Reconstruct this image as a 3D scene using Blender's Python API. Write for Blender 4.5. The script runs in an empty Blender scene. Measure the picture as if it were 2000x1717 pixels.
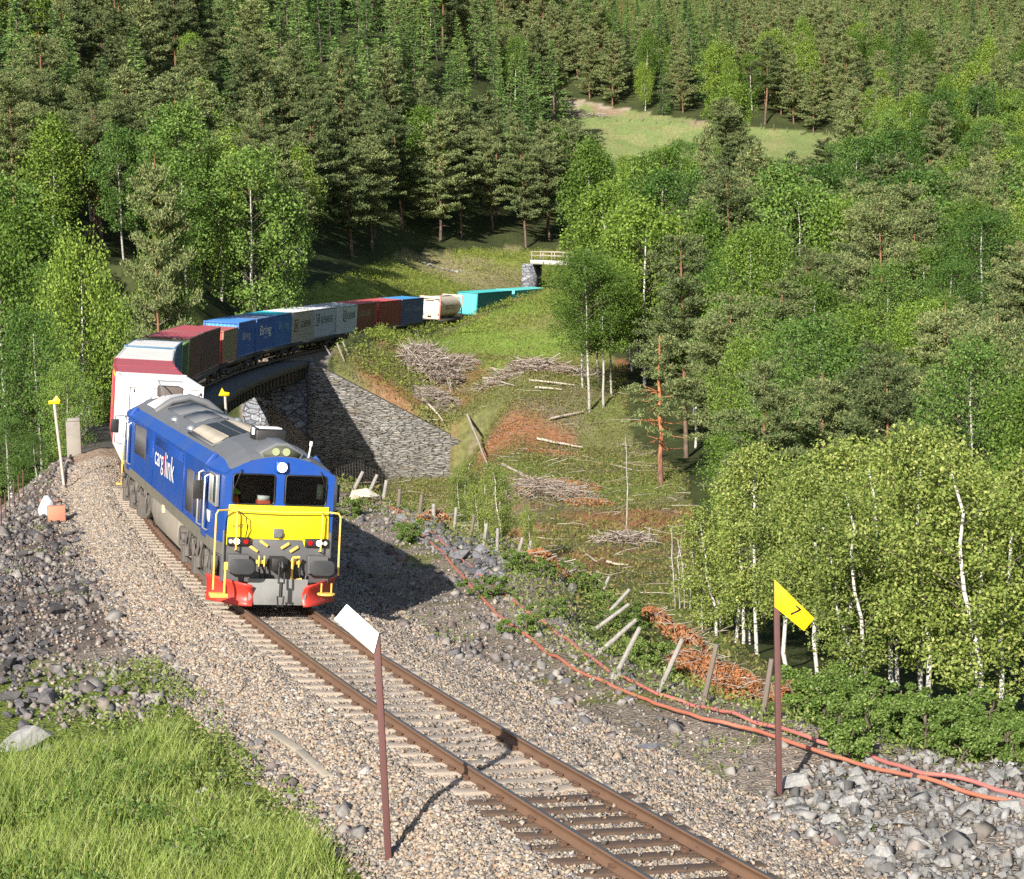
import bpy, bmesh, math, random
import numpy as np
from mathutils import Matrix, Vector

scene = bpy.context.scene
COL = scene.collection
R_ = math.radians
# ------------------------------------------------------------------ camera
F_PX, PITCH, CAM_H, ROLL = 3789.83, 0.0938, 7.563, -0.0258
cam = bpy.data.cameras.new("camera")
cam.sensor_width = 36.0
cam.lens = F_PX / 2000 * 36
cam.clip_start, cam.clip_end = 0.5, 4000
camo = bpy.data.objects.new("camera", cam)
COL.objects.link(camo)
_c, _s = math.cos(PITCH), math.sin(PITCH)
r0, u0, fw = Vector((1, 0, 0)), Vector((0, _s, _c)), Vector((0, _c, -_s))
cr, sr = math.cos(ROLL), math.sin(ROLL)
rt = r0 * cr + u0 * sr
upv = -r0 * sr + u0 * cr
camo.matrix_world = Matrix(((rt.x, upv.x, -fw.x, 0), (rt.y, upv.y, -fw.y, 0), (rt.z, upv.z, -fw.z, CAM_H), (0, 0, 0, 1)))
scene.camera = camo
# ------------------------------------------------------------------ sky, sun, exposure
SUN_AZ, SUN_EL = R_(-160.5), R_(27.0)
w = bpy.data.worlds.new("World")
scene.world = w
w.use_nodes = True
nt = w.node_tree
bg = nt.nodes["Background"]
sky = nt.nodes.new("ShaderNodeTexSky")
sky.sky_type = 'NISHITA'
sky.sun_disc = False
sky.sun_elevation = SUN_EL
sky.sun_rotation = SUN_AZ % (2 * math.pi)
nt.links.new(sky.outputs[0], bg.inputs[0])
bg.inputs[1].default_value = 0.078
sl = bpy.data.lights.new("sun", 'SUN')
sl.energy = 5.0
sl.angle = R_(0.5)
sl.color = (1.0, 0.945, 0.86)
so = bpy.data.objects.new("sun", sl)
COL.objects.link(so)
sdir = Vector((math.sin(SUN_AZ) * math.cos(SUN_EL), math.cos(SUN_AZ) * math.cos(SUN_EL), math.sin(SUN_EL)))
so.rotation_euler = sdir.to_track_quat('Z', 'Y').to_euler()
so.location = sdir * 80
vs = scene.view_settings
vs.view_transform, vs.look, vs.gamma, vs.exposure = 'Standard', 'None', 1.0, 0.9
vs.use_curve_mapping = False
cy = scene.cycles
cy.max_bounces, cy.diffuse_bounces, cy.glossy_bounces = 5, 3, 2
cy.transmission_bounces, cy.transparent_max_bounces, cy.volume_bounces = 3, 6, 0
cy.caustics_reflective = cy.caustics_refractive = False
cy.sample_clamp_indirect = 4
try:
    cy.use_denoising = False
except Exception:
    pass

# ------------------------------------------------------------------ surveyed positions
# the track is a curve of radius RT about (CX, CY); s runs along it away from the locomotive's buffers, e is metres to its outer (left) side
CX, CY, RT, PHI0 = 252.602, 131.982, 273.029, 3.4803216
CANT = 0.1375 / 1.5


def P(s, e, z=0.0):
    a = PHI0 - s / RT
    return np.array([CX + (RT + e) * math.cos(a), CY + (RT + e) * math.sin(a), z])


def SE(x, y):
    a = np.arctan2(y - CY, x - CX) % (2 * np.pi)
    return RT * (PHI0 - a), np.hypot(x - CX, y - CY) - RT


def ray(px, py):
    X = (px - 1000) / F_PX
    Y = -(py - 858.5) / F_PX
    X, Y = X * cr - Y * sr, X * sr + Y * cr
    return np.array([X, _c + Y * _s, -_s + Y * _c])


def at(px, py, d):
    r = ray(px, py)
    return np.array([r[0], r[1], r[2]]) * (d / r[1]) + np.array([0, 0, CAM_H])


def atz(px, py, z):
    r = ray(px, py)
    return r * ((z - CAM_H) / r[2]) + np.array([0, 0, CAM_H])


def proj(x, y, z):
    z = z - CAM_H
    dep = y * _c - z * _s
    v = (y * _s + z * _c) / dep
    u = x / dep
    return 1000 + F_PX * (u * cr + v * sr), 858.5 - F_PX * (-u * sr + v * cr)


# ------------------------------------------------------------------ helpers
def tag(o, label=None, cat=None, group=None, kind=None):
    if label: o['label'] = label
    if cat: o['category'] = cat
    if group: o['group'] = group
    if kind: o['kind'] = kind
    return o


def link(o, parent=None):
    COL.objects.link(o)
    if parent is not None: o.parent = parent
    return o


def empty(name, M=None, parent=None):
    o = bpy.data.objects.new(name, None)
    o.empty_display_size = 0.3
    link(o, parent)
    if M is not None: o.matrix_world = M
    return o


def npmesh(name, V, F, mats, midx=None, smooth=False):
    V = np.asarray(V, np.float32)
    me = bpy.data.meshes.new(name)
    me.vertices.add(len(V))
    me.vertices.foreach_set("co", V.ravel())
    if isinstance(F, np.ndarray):
        k = F.shape[1]
        li = F.astype(np.int32).ravel()
        ls = np.arange(0, len(li), k, dtype=np.int32)
        lt = np.full(len(F), k, np.int32)
    else:
        li = np.array([i for f in F for i in f], np.int32)
        lt = np.array([len(f) for f in F], np.int32)
        ls = np.concatenate([[0], np.cumsum(lt)[:-1]]).astype(np.int32)
    me.loops.add(len(li))
    me.loops.foreach_set("vertex_index", li)
    me.polygons.add(len(lt))
    me.polygons.foreach_set("loop_start", ls)
    me.polygons.foreach_set("loop_total", lt)
    if not isinstance(mats, (list, tuple)): mats = [mats]
    for m in mats: me.materials.append(m)
    if midx is not None: me.polygons.foreach_set("material_index", np.asarray(midx, np.int32))
    if smooth: me.polygons.foreach_set("use_smooth", np.ones(len(lt), bool))
    me.update(calc_edges=True)
    return me


def meshobj(name, me, parent=None):
    return link(bpy.data.objects.new(name, me), parent)


class MB:
    """collects boxes, tubes, prisms and sheets, then links them as ONE mesh object"""

    def __init__(s):
        s.v, s.f, s.m, s.cur = [], [], [], 0

    def add(s, vs, fs):
        o = len(s.v)
        s.v += [tuple(map(float, p)) for p in vs]
        s.f += [tuple(i + o for i in f) for f in fs]
        s.m += [s.cur] * len(fs)
        return s

    def mi(s, i):
        s.cur = i
        return s

    def box(s, x0, x1, y0, y1, z0, z1):
        v = [(x, y, z) for z in (z0, z1) for y in (y0, y1) for x in (x0, x1)]
        return s.add(v, [(0, 2, 3, 1), (4, 5, 7, 6), (0, 1, 5, 4), (2, 6, 7, 3), (0, 4, 6, 2), (1, 3, 7, 5)])

    def beam(s, a, b, w, h, up=(0, 0, 1)):
        a, b = Vector(a), Vector(b)
        d = (b - a).normalized()
        u = Vector(up)
        if abs(d.dot(u)) > .98: u = Vector((0, 1, 0))
        x = d.cross(u).normalized() * w / 2
        y = x.cross(d).normalized() * h / 2
        v = [p + i * x + j * y for p in (a, b) for i, j in ((-1, -1), (1, -1), (1, 1), (-1, 1))]
        return s.add(v, [(3, 2, 1, 0), (4, 5, 6, 7), (0, 1, 5, 4), (1, 2, 6, 5), (2, 3, 7, 6), (3, 0, 4, 7)])

    def tube(s, pts, r, n=8, caps=True):
        pts = [Vector(p) for p in pts]
        rs = r if isinstance(r, (list, tuple)) else [r] * len(pts)
        vs, fs = [], []
        t0 = (pts[1] - pts[0]).normalized()
        ref = Vector((0, 0, 1)) if abs(t0.z) < .9 else Vector((1, 0, 0))
        nx = t0.cross(ref).normalized()
        for i, p in enumerate(pts):
            t = (pts[min(i + 1, len(pts) - 1)] - pts[max(i - 1, 0)]).normalized()
            nx = (nx - t * nx.dot(t)).normalized()
            ny = t.cross(nx)
            for k in range(n):
                a = 2 * math.pi * k / n
                vs.append(p + (nx * math.cos(a) + ny * math.sin(a)) * rs[i])
        for i in range(len(pts) - 1):
            for k in range(n):
                fs.append((i * n + k, i * n + (k + 1) % n, (i + 1) * n + (k + 1) % n, (i + 1) * n + k))
        if caps:
            fs.append(tuple(range(n))[::-1])
            fs.append(tuple(range((len(pts) - 1) * n, len(pts) * n)))
        return s.add(vs, fs)

    def cyl(s, a, b, r, n=16):
        return s.tube([a, b], r, n)

    def prism(s, poly, fn):
        """poly: 2-D outline; fn(u, v, k) gives the point on end k (0 or 1)"""
        n = len(poly)
        vs = [fn(u, v, 0) for u, v in poly] + [fn(u, v, 1) for u, v in poly]
        fs = [tuple(range(n))[::-1], tuple(range(n, 2 * n))] + [(i, (i + 1) % n, n + (i + 1) % n, n + i) for i in range(n)]
        return s.add(vs, fs)

    def build(s, name, mats, parent=None, smooth=False, bevel=0, M=None):
        me = npmesh(name, np.array(s.v), s.f, mats, s.m)
        bm = bmesh.new()
        bm.from_mesh(me)
        bmesh.ops.recalc_face_normals(bm, faces=bm.faces)
        bm.to_mesh(me)
        bm.free()
        if smooth:
            me.polygons.foreach_set("use_smooth", np.ones(len(me.polygons), bool))
            try: me.set_sharp_from_angle(angle=R_(38))
            except Exception: pass
        o = meshobj(name, me, parent)
        if M is not None: o.matrix_world = M
        if bevel:
            b = o.modifiers.new("bevel", 'BEVEL')
            b.width, b.segments, b.limit_method, b.angle_limit = bevel, 2, 'ANGLE', R_(40)
        return o


def copy_tree(o, parent=None):
    c = o.copy()
    link(c, parent)
    for ch in list(o.children): copy_tree(ch, c)
    return c


def textmesh(name, body, mat, parent, w, h, M, depth=0.004):
    """lettering w metres wide and h high, centred on the local matrix M (x to the right, y up)"""
    cu = bpy.data.curves.new(name, 'FONT')
    cu.body = body
    cu.extrude = 0.0
    ob = bpy.data.objects.new(name, cu)
    COL.objects.link(ob)
    me = bpy.data.meshes.new_from_object(ob)
    bpy.data.objects.remove(ob)
    v = np.array([x.co[:] for x in me.vertices])
    lo, hi = v.min(0), v.max(0)
    c = (lo + hi) / 2
    sx, sy = w / (hi[0] - lo[0]), h / (hi[1] - lo[1])
    v = (v - c) * np.array([sx, sy, 1])
    me.vertices.foreach_set("co", v.astype(np.float32).ravel())
    me.materials.clear()
    me.materials.append(mat)
    me.update()
    o = meshobj(name, me, parent)
    o.matrix_local = M
    return o


def basis(o, x, y, z):
    return Matrix(((x[0], y[0], z[0], o[0]), (x[1], y[1], z[1], o[1]), (x[2], y[2], z[2], o[2]), (0, 0, 0, 1)))


def track_frame(s0, s1, de=0.0):
    """frame of a vehicle standing on the canted curve between s0 and s1: x inward, y away along the track, z up"""
    a, b = P(s0, de), P(s1, de)
    y = (b - a) / np.linalg.norm(b - a)
    r = np.array([y[1], -y[0], 0])
    t = math.atan(CANT)
    x = r * math.cos(t) - np.array([0, 0, math.sin(t)])
    z = np.cross(x, y)
    return basis(a, x, y, z), np.linalg.norm(b - a)


# ------------------------------------------------------------------ materials
def nodes(m):
    m.use_nodes = True
    return m.node_tree.nodes, m.node_tree.links


def paint(name, col, rough=.45, metal=0.0, dirt=.25, dcol=(.16, .14, .12), scale=1.2, bump=0.0, spec=.5):
    """weathered surface: base colour with blotches of dirt"""
    m = bpy.data.materials.new(name)
    N, L = nodes(m)
    b = N["Principled BSDF"]
    b.inputs["Roughness"].default_value = rough
    b.inputs["Metallic"].default_value = metal
    b.inputs["Specular IOR Level"].default_value = spec
    tc = N.new("ShaderNodeTexCoord")
    no = N.new("ShaderNodeTexNoise")
    no.inputs["Scale"].default_value = scale
    no.inputs["Detail"].default_value = 8
    no.inputs["Roughness"].default_value = .65
    L.new(tc.outputs["Object"], no.inputs["Vector"])
    rp = N.new("ShaderNodeValToRGB")
    rp.color_ramp.elements[0].position, rp.color_ramp.elements[1].position = .42, .75
    rp.color_ramp.elements[0].color = (0, 0, 0, 1)
    rp.color_ramp.elements[1].color = (dirt, dirt, dirt, 1)
    L.new(no.outputs[0], rp.inputs[0])
    mx = N.new("ShaderNodeMixRGB")
    mx.inputs[1].default_value = (*col, 1)
    mx.inputs[2].default_value = (*dcol, 1)
    L.new(rp.outputs[0], mx.inputs[0])
    L.new(mx.outputs[0], b.inputs["Base Color"])
    if bump:
        bp = N.new("ShaderNodeBump")
        bp.inputs["Strength"].default_value = bump
        bp.inputs["Distance"].default_value = .02
        n2 = N.new("ShaderNodeTexNoise")
        n2.inputs["Scale"].default_value = scale * 14
        n2.inputs["Detail"].default_value = 5
        L.new(tc.outputs["Object"], n2.inputs["Vector"])
        L.new(n2.outputs[0], bp.inputs["Height"])
        L.new(bp.outputs[0], b.inputs["Normal"])
    return m


def islandmat(name, cols, rough=.8, translucent=0.0, tree=.0, noise=0.0, spec=.2):
    """every loose piece (leaf, blade, stone, stick) takes its own colour from a ramp"""
    m = bpy.data.materials.new(name)
    N, L = nodes(m)
    b = N["Principled BSDF"]
    b.inputs["Roughness"].default_value = rough
    b.inputs["Specular IOR Level"].default_value = spec
    g = N.new("ShaderNodeNewGeometry")
    rp = N.new("ShaderNodeValToRGB")
    el = rp.color_ramp.elements
    while len(el) < len(cols): el.new(.5)
    for i, c in enumerate(cols):
        el[i].position = i / max(1, len(cols) - 1)
        el[i].color = (*c, 1)
    L.new(g.outputs["Random Per Island"], rp.inputs[0])
    out = rp.outputs[0]
    if tree:
        oi = N.new("ShaderNodeObjectInfo")
        hs = N.new("ShaderNodeHueSaturation")
        mr = N.new("ShaderNodeMapRange")
        mr.inputs[3].default_value, mr.inputs[4].default_value = 1 - tree, 1 + tree
        L.new(oi.outputs["Random"], mr.inputs[0])
        L.new(mr.outputs[0], hs.inputs["Value"])
        m2 = N.new("ShaderNodeMath")
        m2.operation = 'MULTIPLY_ADD'
        L.new(oi.outputs["Random"], m2.inputs[0])
        m2.inputs[1].default_value, m2.inputs[2].default_value = -.022 * tree / .25, .5 + .004 * tree / .25
        L.new(m2.outputs[0], hs.inputs["Hue"])
        L.new(out, hs.inputs["Color"])
        out = hs.outputs[0]
    if noise:
        tc = N.new("ShaderNodeTexCoord")
        no = N.new("ShaderNodeTexNoise")
        no.inputs["Scale"].default_value = noise
        no.inputs["Detail"].default_value = 6
        L.new(tc.outputs["Object"], no.inputs["Vector"])
        mr = N.new("ShaderNodeMapRange")
        mr.inputs[1].default_value, mr.inputs[2].default_value = .3, .7
        mr.inputs[3].default_value, mr.inputs[4].default_value = .65, 1.25
        L.new(no.outputs[0], mr.inputs[0])
        mm = N.new("ShaderNodeMixRGB")
        mm.blend_type = 'MULTIPLY'
        mm.inputs[0].default_value = 1
        L.new(out, mm.inputs[1])
        L.new(mr.outputs[0], mm.inputs[2])
        out = mm.outputs[0]
    L.new(out, b.inputs["Base Color"])
    if translucent:
        t = N.new("ShaderNodeBsdfTranslucent")
        L.new(out, t.inputs[0])
        mx = N.new("ShaderNodeMixShader")
        mx.inputs[0].default_value = translucent
        L.new(b.outputs[0], mx.inputs[1])
        L.new(t.outputs[0], mx.inputs[2])
        L.new(mx.outputs[0], N["Material Output"].inputs[0])
    return m


def barkmat(name, lo, hi, band=None, scale=9):
    """bark: lower colour changes to upper colour with height (object z runs 0..1 of tree height in attribute-free form)"""
    m = bpy.data.materials.new(name)
    N, L = nodes(m)
    b = N["Principled BSDF"]
    b.inputs["Roughness"].default_value = .9
    b.inputs["Specular IOR Level"].default_value = .15
    tc = N.new("ShaderNodeTexCoord")
    sp = N.new("ShaderNodeSeparateXYZ")
    L.new(tc.outputs["Generated"], sp.inputs[0])
    rp = N.new("ShaderNodeValToRGB")
    rp.color_ramp.elements[0].position, rp.color_ramp.elements[1].position = .12, .4
    rp.color_ramp.elements[0].color, rp.color_ramp.elements[1].color = (*lo, 1), (*hi, 1)
    L.new(sp.outputs[2], rp.inputs[0])
    no = N.new("ShaderNodeTexNoise")
    no.inputs["Scale"].default_value = scale
    no.inputs["Detail"].default_value = 6
    mp = N.new("ShaderNodeMapping")
    mp.inputs["Scale"].default_value = (1, 1, .3) if band is None else (.6, .6, 2.5)
    L.new(tc.outputs["Object"], mp.inputs[0])
    L.new(mp.outputs[0], no.inputs["Vector"])
    r2 = N.new("ShaderNodeValToRGB")
    if band is None:
        r2.color_ramp.elements[0].position, r2.color_ramp.elements[1].position = .35, .65
        r2.color_ramp.elements[0].color, r2.color_ramp.elements[1].color = (.5, .5, .5, 1), (1.15, 1.15, 1.15, 1)
    else:
        r2.color_ramp.elements[0].position, r2.color_ramp.elements[1].position = .36, .46
        r2.color_ramp.elements[0].color, r2.color_ramp.elements[1].color = (*band, 1), (1, 1, 1, 1)
    L.new(no.outputs[0], r2.inputs[0])
    mm = N.new("ShaderNodeMixRGB")
    mm.blend_type = 'MULTIPLY'
    mm.inputs[0].default_value = 1
    L.new(rp.outputs[0], mm.inputs[1])
    L.new(r2.outputs[0], mm.inputs[2])
    L.new(mm.outputs[0], b.inputs["Base Color"])
    return m


def masonry(name, sx, sy, cols, mortar, scale=1.0, axis='XZ', bump=.6):
    """random rubble courses: stretched voronoi cells with dark joints"""
    m = bpy.data.materials.new(name)
    N, L = nodes(m)
    b = N["Principled BSDF"]
    b.inputs["Roughness"].default_value = .9
    b.inputs["Specular IOR Level"].default_value = .2
    tc = N.new("ShaderNodeTexCoord")
    mp = N.new("ShaderNodeMapping")
    mp.inputs["Scale"].default_value = (sx, sx, sy)
    L.new(tc.outputs["Object"], mp.inputs[0])
    nz = N.new("ShaderNodeTexNoise")
    nz.inputs["Scale"].default_value = .8
    L.new(tc.outputs["Object"], nz.inputs["Vector"])
    av = N.new("ShaderNodeVectorMath")
    av.operation = 'MULTIPLY_ADD'
    av.inputs[1].default_value = (.9, .9, .9)
    L.new(nz.outputs["Color"], av.inputs[0])
    L.new(mp.outputs[0], av.inputs[2])
    v1 = N.new("ShaderNodeTexVoronoi")
    v1.inputs["Scale"].default_value = scale
    L.new(av.outputs[0], v1.inputs["Vector"])
    v2 = N.new("ShaderNodeTexVoronoi")
    v2.feature = 'DISTANCE_TO_EDGE'
    v2.inputs["Scale"].default_value = scale
    L.new(av.outputs[0], v2.inputs["Vector"])
    sp = N.new("ShaderNodeSeparateColor")
    L.new(v1.outputs["Color"], sp.inputs[0])
    rp = N.new("ShaderNodeValToRGB")
    el = rp.color_ramp.elements
    while len(el) < len(cols): el.new(.5)
    for i, c in enumerate(cols):
        el[i].position = i / (len(cols) - 1)
        el[i].color = (*c, 1)
    L.new(sp.outputs[0], rp.inputs[0])
    n3 = N.new("ShaderNodeTexNoise")
    n3.inputs["Scale"].default_value = 6
    n3.inputs["Detail"].default_value = 8
    L.new(tc.outputs["Object"], n3.inputs["Vector"])
    mr = N.new("ShaderNodeMapRange")
    mr.inputs[1].default_value, mr.inputs[2].default_value, mr.inputs[3].default_value, mr.inputs[4].default_value = .3, .7, .55, 1.3
    L.new(n3.outputs[0], mr.inputs[0])
    mu = N.new("ShaderNodeMixRGB")
    mu.blend_type = 'MULTIPLY'
    mu.inputs[0].default_value = 1
    L.new(rp.outputs[0], mu.inputs[1])
    L.new(mr.outputs[0], mu.inputs[2])
    jr = N.new("ShaderNodeMapRange")
    jr.inputs[1].default_value, jr.inputs[2].default_value = .01, .07
    L.new(v2.outputs["Distance"], jr.inputs[0])
    mx = N.new("ShaderNodeMixRGB")
    mx.inputs[1].default_value = (*mortar, 1)
    L.new(jr.outputs[0], mx.inputs[0])
    L.new(mu.outputs[0], mx.inputs[2])
    L.new(mx.outputs[0], b.inputs["Base Color"])
    bp = N.new("ShaderNodeBump")
    bp.inputs["Strength"].default_value = bump
    bp.inputs["Distance"].default_value = .12
    ad = N.new("ShaderNodeMath")
    ad.operation = 'MULTIPLY_ADD'
    L.new(sp.outputs[1], ad.inputs[0])
    ad.inputs[1].default_value = .5
    L.new(jr.outputs[0], ad.inputs[2])
    L.new(ad.outputs[0], bp.inputs["Height"])
    L.new(bp.outputs[0], b.inputs["Normal"])
    return m
# ------------------------------------------------------------------ terrain heights
def vnoise(x, y, sc, seed=0):
    x, y = np.asarray(x, float) / sc, np.asarray(y, float) / sc
    xi, yi = np.floor(x).astype(np.int64), np.floor(y).astype(np.int64)
    fx, fy = x - xi, y - yi
    fx, fy = fx * fx * (3 - 2 * fx), fy * fy * (3 - 2 * fy)

    def h(a, b):
        n = (a * 374761393 + b * 668265263 + seed * 982451653) & 0xffffffff
        n = ((n ^ (n >> 13)) * 1274126177) & 0xffffffff
        return ((n ^ (n >> 16)) & 0xffff) / 65535.0

    return (h(xi, yi) * (1 - fx) + h(xi + 1, yi) * fx) * (1 - fy) + (h(xi, yi + 1) * (1 - fx) + h(xi + 1, yi + 1) * fx) * fy


def fbm(x, y, sc, seed=0, oct=4):
    t, a, n = 0, 1.0, 0
    for i in range(oct):
        t = t + a * vnoise(x, y, sc / 2 ** i, seed + i * 17)
        n += a
        a *= .55
    return t / n - .5


def smooth(a, b, x):
    t = np.clip((np.asarray(x, float) - a) / (b - a), 0, 1)
    return t * t * (3 - 2 * t)


# survey points: (pixel x, pixel y, distance) of bare ground seen in the photograph, or estimated under the trees
SURV = [(860, 662, 188), (950, 630, 198), (1040, 588, 212), (900, 700, 170), (1000, 712, 166), (1140, 718, 168), (1150, 620, 200), (1300, 620, 205),
        (850, 800, 148), (1000, 800, 148), (1100, 800, 150), (930, 900, 132), (1000, 900, 130), (1150, 870, 145), (1250, 860, 145),
        (1000, 1000, 110), (1150, 1000, 112), (1290, 940, 122), (1220, 1040, 105), (1100, 1080, 90), (1250, 1080, 92), (1350, 1180, 78),
        (1475, 1275, 62), (1600, 1340, 51), (1820, 1410, 44), (2000, 1460, 41), (1500, 1000, 110), (1800, 1000, 100), (1500, 800, 150), (1800, 800, 140),
        (1500, 650, 200), (1800, 650, 190), (1600, 520, 260), (1850, 500, 270), (1300, 480, 270), (1950, 850, 120),
        (1180, 310, 372), (1600, 335, 348), (1400, 322, 358), (1040, 200, 405), (1200, 218, 405), (1400, 243, 395), (1640, 270, 385), (1350, 400, 310), (1700, 400, 300), (1150, 400, 320),
        (1040, 60, 520), (1600, 120, 500), (2000, 150, 480), (1000, -100, 700), (1600, -60, 700), (2000, -50, 700), (2000, 320, 350), (1000, -250, 1000), (2000, -200, 1000), (0, -350, 900),
        (700, 588, 203), (850, 568, 236), (1000, 545, 250), (640, 540, 212), (800, 492, 256), (900, 489, 262), (1000, 489, 268), (1120, 489, 262), (550, 580, 180),
        (450, 560, 165), (330, 590, 150), (300, 400, 215), (0, 350, 200), (600, 300, 262), (900, 330, 310), (0, 100, 280), (500, 100, 315), (900, 130, 345), (300, -100, 400), (900, -50, 470), (0, -120, 390),
        (100, 950, 90), (0, 1010, 80), (200, 760, 125), (0, 780, 118), (0, 600, 145), (180, 640, 140), (1110, 545, 235)]
_pts = [at(*p) for p in SURV]
_pts += [np.array(p, float) for p in [(60, 30, -4), (30, 28, -3.2), (16, 33, -2.8), (13, 22, -2.2), (-40, 50, -4), (-30, 30, -3), (-22, 20, -1.2), (0, 0, -1), (25, 5, -1.5), (-25, 0, -1), (110, 200, 0), (150, 400, 45), (-120, 250, 35), (300, 800, 130), (-300, 800, 140), (120, 90, -5), (-70, 110, 2), (-60, 80, -2), (0, -30, 0), (-14, 62, -3.2), (-17, 70, -3.5), (-24, 90, -5)]]
_pts = np.array(_pts)
SC_ = 100.0


def _phi(r2):
    return np.where(r2 > 1e-12, .5 * r2 * np.log(np.maximum(r2, 1e-12)), 0)


_X = _pts[:, :2] / SC_
_K = _phi(((_X[:, None] - _X[None]) ** 2).sum(-1)) + np.eye(len(_X)) * 2e-4
_Pm = np.c_[np.ones(len(_X)), _X]
_A = np.block([[_K, _Pm], [_Pm.T, np.zeros((3, 3))]])
_wt = np.linalg.solve(_A, np.r_[_pts[:, 2], 0, 0, 0])


def tps(x, y):
    q = np.c_[np.ravel(x), np.ravel(y)] / SC_
    out = np.empty(len(q))
    for i in range(0, len(q), 20000):
        c = q[i:i + 20000]
        r2 = ((c[:, None] - _X[None]) ** 2).sum(-1)
        out[i:i + 20000] = _phi(r2) @ _wt[:-3] + _wt[-3] + c @ _wt[-2:]
    return out.reshape(np.shape(x))


S_BR0, S_BR1 = 44.0, 119.0          # bridge starts and ends
EDGE_R_S, EDGE_R_E = [-40, -20, -15, -11, -5, 0, 10, 20, 30, 40, 46], [14, 11, 8.2, 6.6, 5.9, 6.3, 9.2, 8.4, 7.6, 4.2, 3.2]
EDGE_L_S, EDGE_L_E = [-60, -3, 3, 11, 20, 30, 40, 46], [14, 9.5, 6.4, 5.6, 5.2, 4.4, 3.5, 3.1]


def height(x, y, noise=True):
    x, y = np.asarray(x, float), np.asarray(y, float)
    s, e = SE(x, y)
    base = tps(x, y)
    rough = fbm(x, y, 9, 3, 4)
    base = base + rough * (.4 + np.clip((y - 30) / 150, 0, 2) * .7)
    ae = np.abs(e)
    # ballast bed and flat formation
    form = np.where(ae < 1.55, -.235 + CANT * e, np.where(e > 0, -.235 + CANT * 1.55, -.235 - CANT * 1.55) - smooth(1.5, 3.1, ae) * .42)
    form = form + np.where(ae > 2.3, rough * .22, 0) + fbm(x, y, 1.1, 8, 3) * np.where(ae > 2.2, .16, .03)
    # near side of the bridge
    er, el = np.interp(s, EDGE_R_S, EDGE_R_E), np.interp(s, EDGE_L_S, EDGE_L_E)
    dropR = form - np.maximum(-e - er, 0) * .62
    dropL = form - np.maximum(e - el, 0) * .75 * smooth(-4, 4, s)
    hill = smooth(0, 3.5, np.maximum(-e - er, e - el))
    near = np.where(e < 0, dropR, dropL)
    hn = np.where(hill > 0, np.maximum(near, np.minimum(base, form)), form)
    hn = np.where((e > 0) & (s < 3), np.where(e > el, form, hn), hn)
    # ravine under the bridge
    dig = smooth(-21, -14, e) * (1 - smooth(20, 34, e)) * smooth(S_BR0 - 1, S_BR0 + 17, s)
    dig = dig * (1 - smooth(88, 112, s) * smooth(3.5, 10, e))
    bed = -10.4 + rough * 1.2
    hr = np.minimum(base, -1.5) * (1 - dig) + bed * dig
    hr = np.where(ae < 3.6, np.minimum(hr, -3.0), hr)
    h = np.where(s < S_BR0, hn, hr)
    # far side: cutting on the left, embankment and meadow on the right
    form2 = form
    hl = form2 * (1 - smooth(2.9, 10.0, e)) + np.maximum(base, -1.0) * smooth(2.9, 10.0, e)
    emb = -.45 - .57 * np.maximum(-e - 2.8, 0)
    hrt = np.where(e > -3.0, form2, np.maximum(emb + rough * .35, base * smooth(3.0, 5.0, -e) + emb * (1 - smooth(3.0, 5.0, -e))))
    hrt = np.minimum(hrt, np.maximum(emb, -7.2) + .25 + np.maximum(s - S_BR1, 0) * .3 + np.maximum(-e - 13, 0) * .5)
    hrt = np.where(s > 160, np.where(e > -2.9, form2, form2 * (1 - smooth(3.2, 8, -e)) + base * smooth(3.2, 8, -e)), hrt)
    k = smooth(150, 165, s)
    hfar = np.where(e > 0, hl, hrt)
    h = np.where(s > S_BR1 + .4, hfar, h)
    far = (s > 330) | (e > 60) | (e < -120) | (y < -20)
    return np.where(far, base, h)


def inpoly(px, py, poly):
    px, py = np.asarray(px, float), np.asarray(py, float)
    r = np.zeros(np.shape(px), bool)
    n = len(poly)
    for i in range(n):
        x1, y1 = poly[i]
        x2, y2 = poly[(i + 1) % n]
        c = ((y1 > py) != (y2 > py)) & (px < (x2 - x1) * (py - y1) / ((y2 - y1) if y2 != y1 else 1e-9) + x1)
        r ^= c
    return r


# clearings, as ground outlines surveyed from the photograph
PO_CLEAR = [(650, 690), (760, 670), (880, 640), (1060, 560), (1120, 590), (1170, 690), (1225, 720), (1235, 860), (1345, 930), (1360, 1100), (1430, 1240), (1590, 1400), (1500, 1420), (1200, 1330), (1000, 1120), (800, 1000), (640, 1000)]
PO_MEADOW = [(855, 668), (900, 640), (1000, 595), (1090, 560), (1180, 590), (1200, 722), (1100, 726), (1010, 712), (960, 722), (900, 706)]
PO_BANK = [(480, 600), (560, 575), (640, 548), (720, 520), (790, 494), (900, 488), (1140, 488), (1140, 555), (1100, 600), (1000, 650), (800, 670), (560, 700), (460, 660)]
PO_UP = [(1000, 186), (1100, 190), (1290, 226), (1500, 250), (1645, 268), (1660, 300), (1600, 340), (1400, 330), (1180, 325), (1120, 260)]

ys = np.concatenate([np.arange(6, 82, .24), 82 * 1.0095 ** np.arange(1, 144), np.arange(319.5, 430, 1.3), 430.5 * 1.0095 ** np.arange(0, 105)])
ts = np.concatenate([-np.linspace(1.5, .34, 40)[:-1], np.linspace(-.33, .33, 400), np.linspace(.34, 1.5, 40)[1:]])
YY, TT = np.meshgrid(ys, ts, indexing='ij')
XX = (YY + 22) * TT * (1 / 1.0) * np.where(np.abs(TT) < .35, 1, 1)
HH = height(XX, YY)
GS, GE = SE(XX, YY)
PXX, PYY = proj(XX, YY, HH)
GX, GY, GH = XX, YY, HH


def ground_z(x, y):
    return float(height(np.array([x]), np.array([y]))[0])


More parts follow.
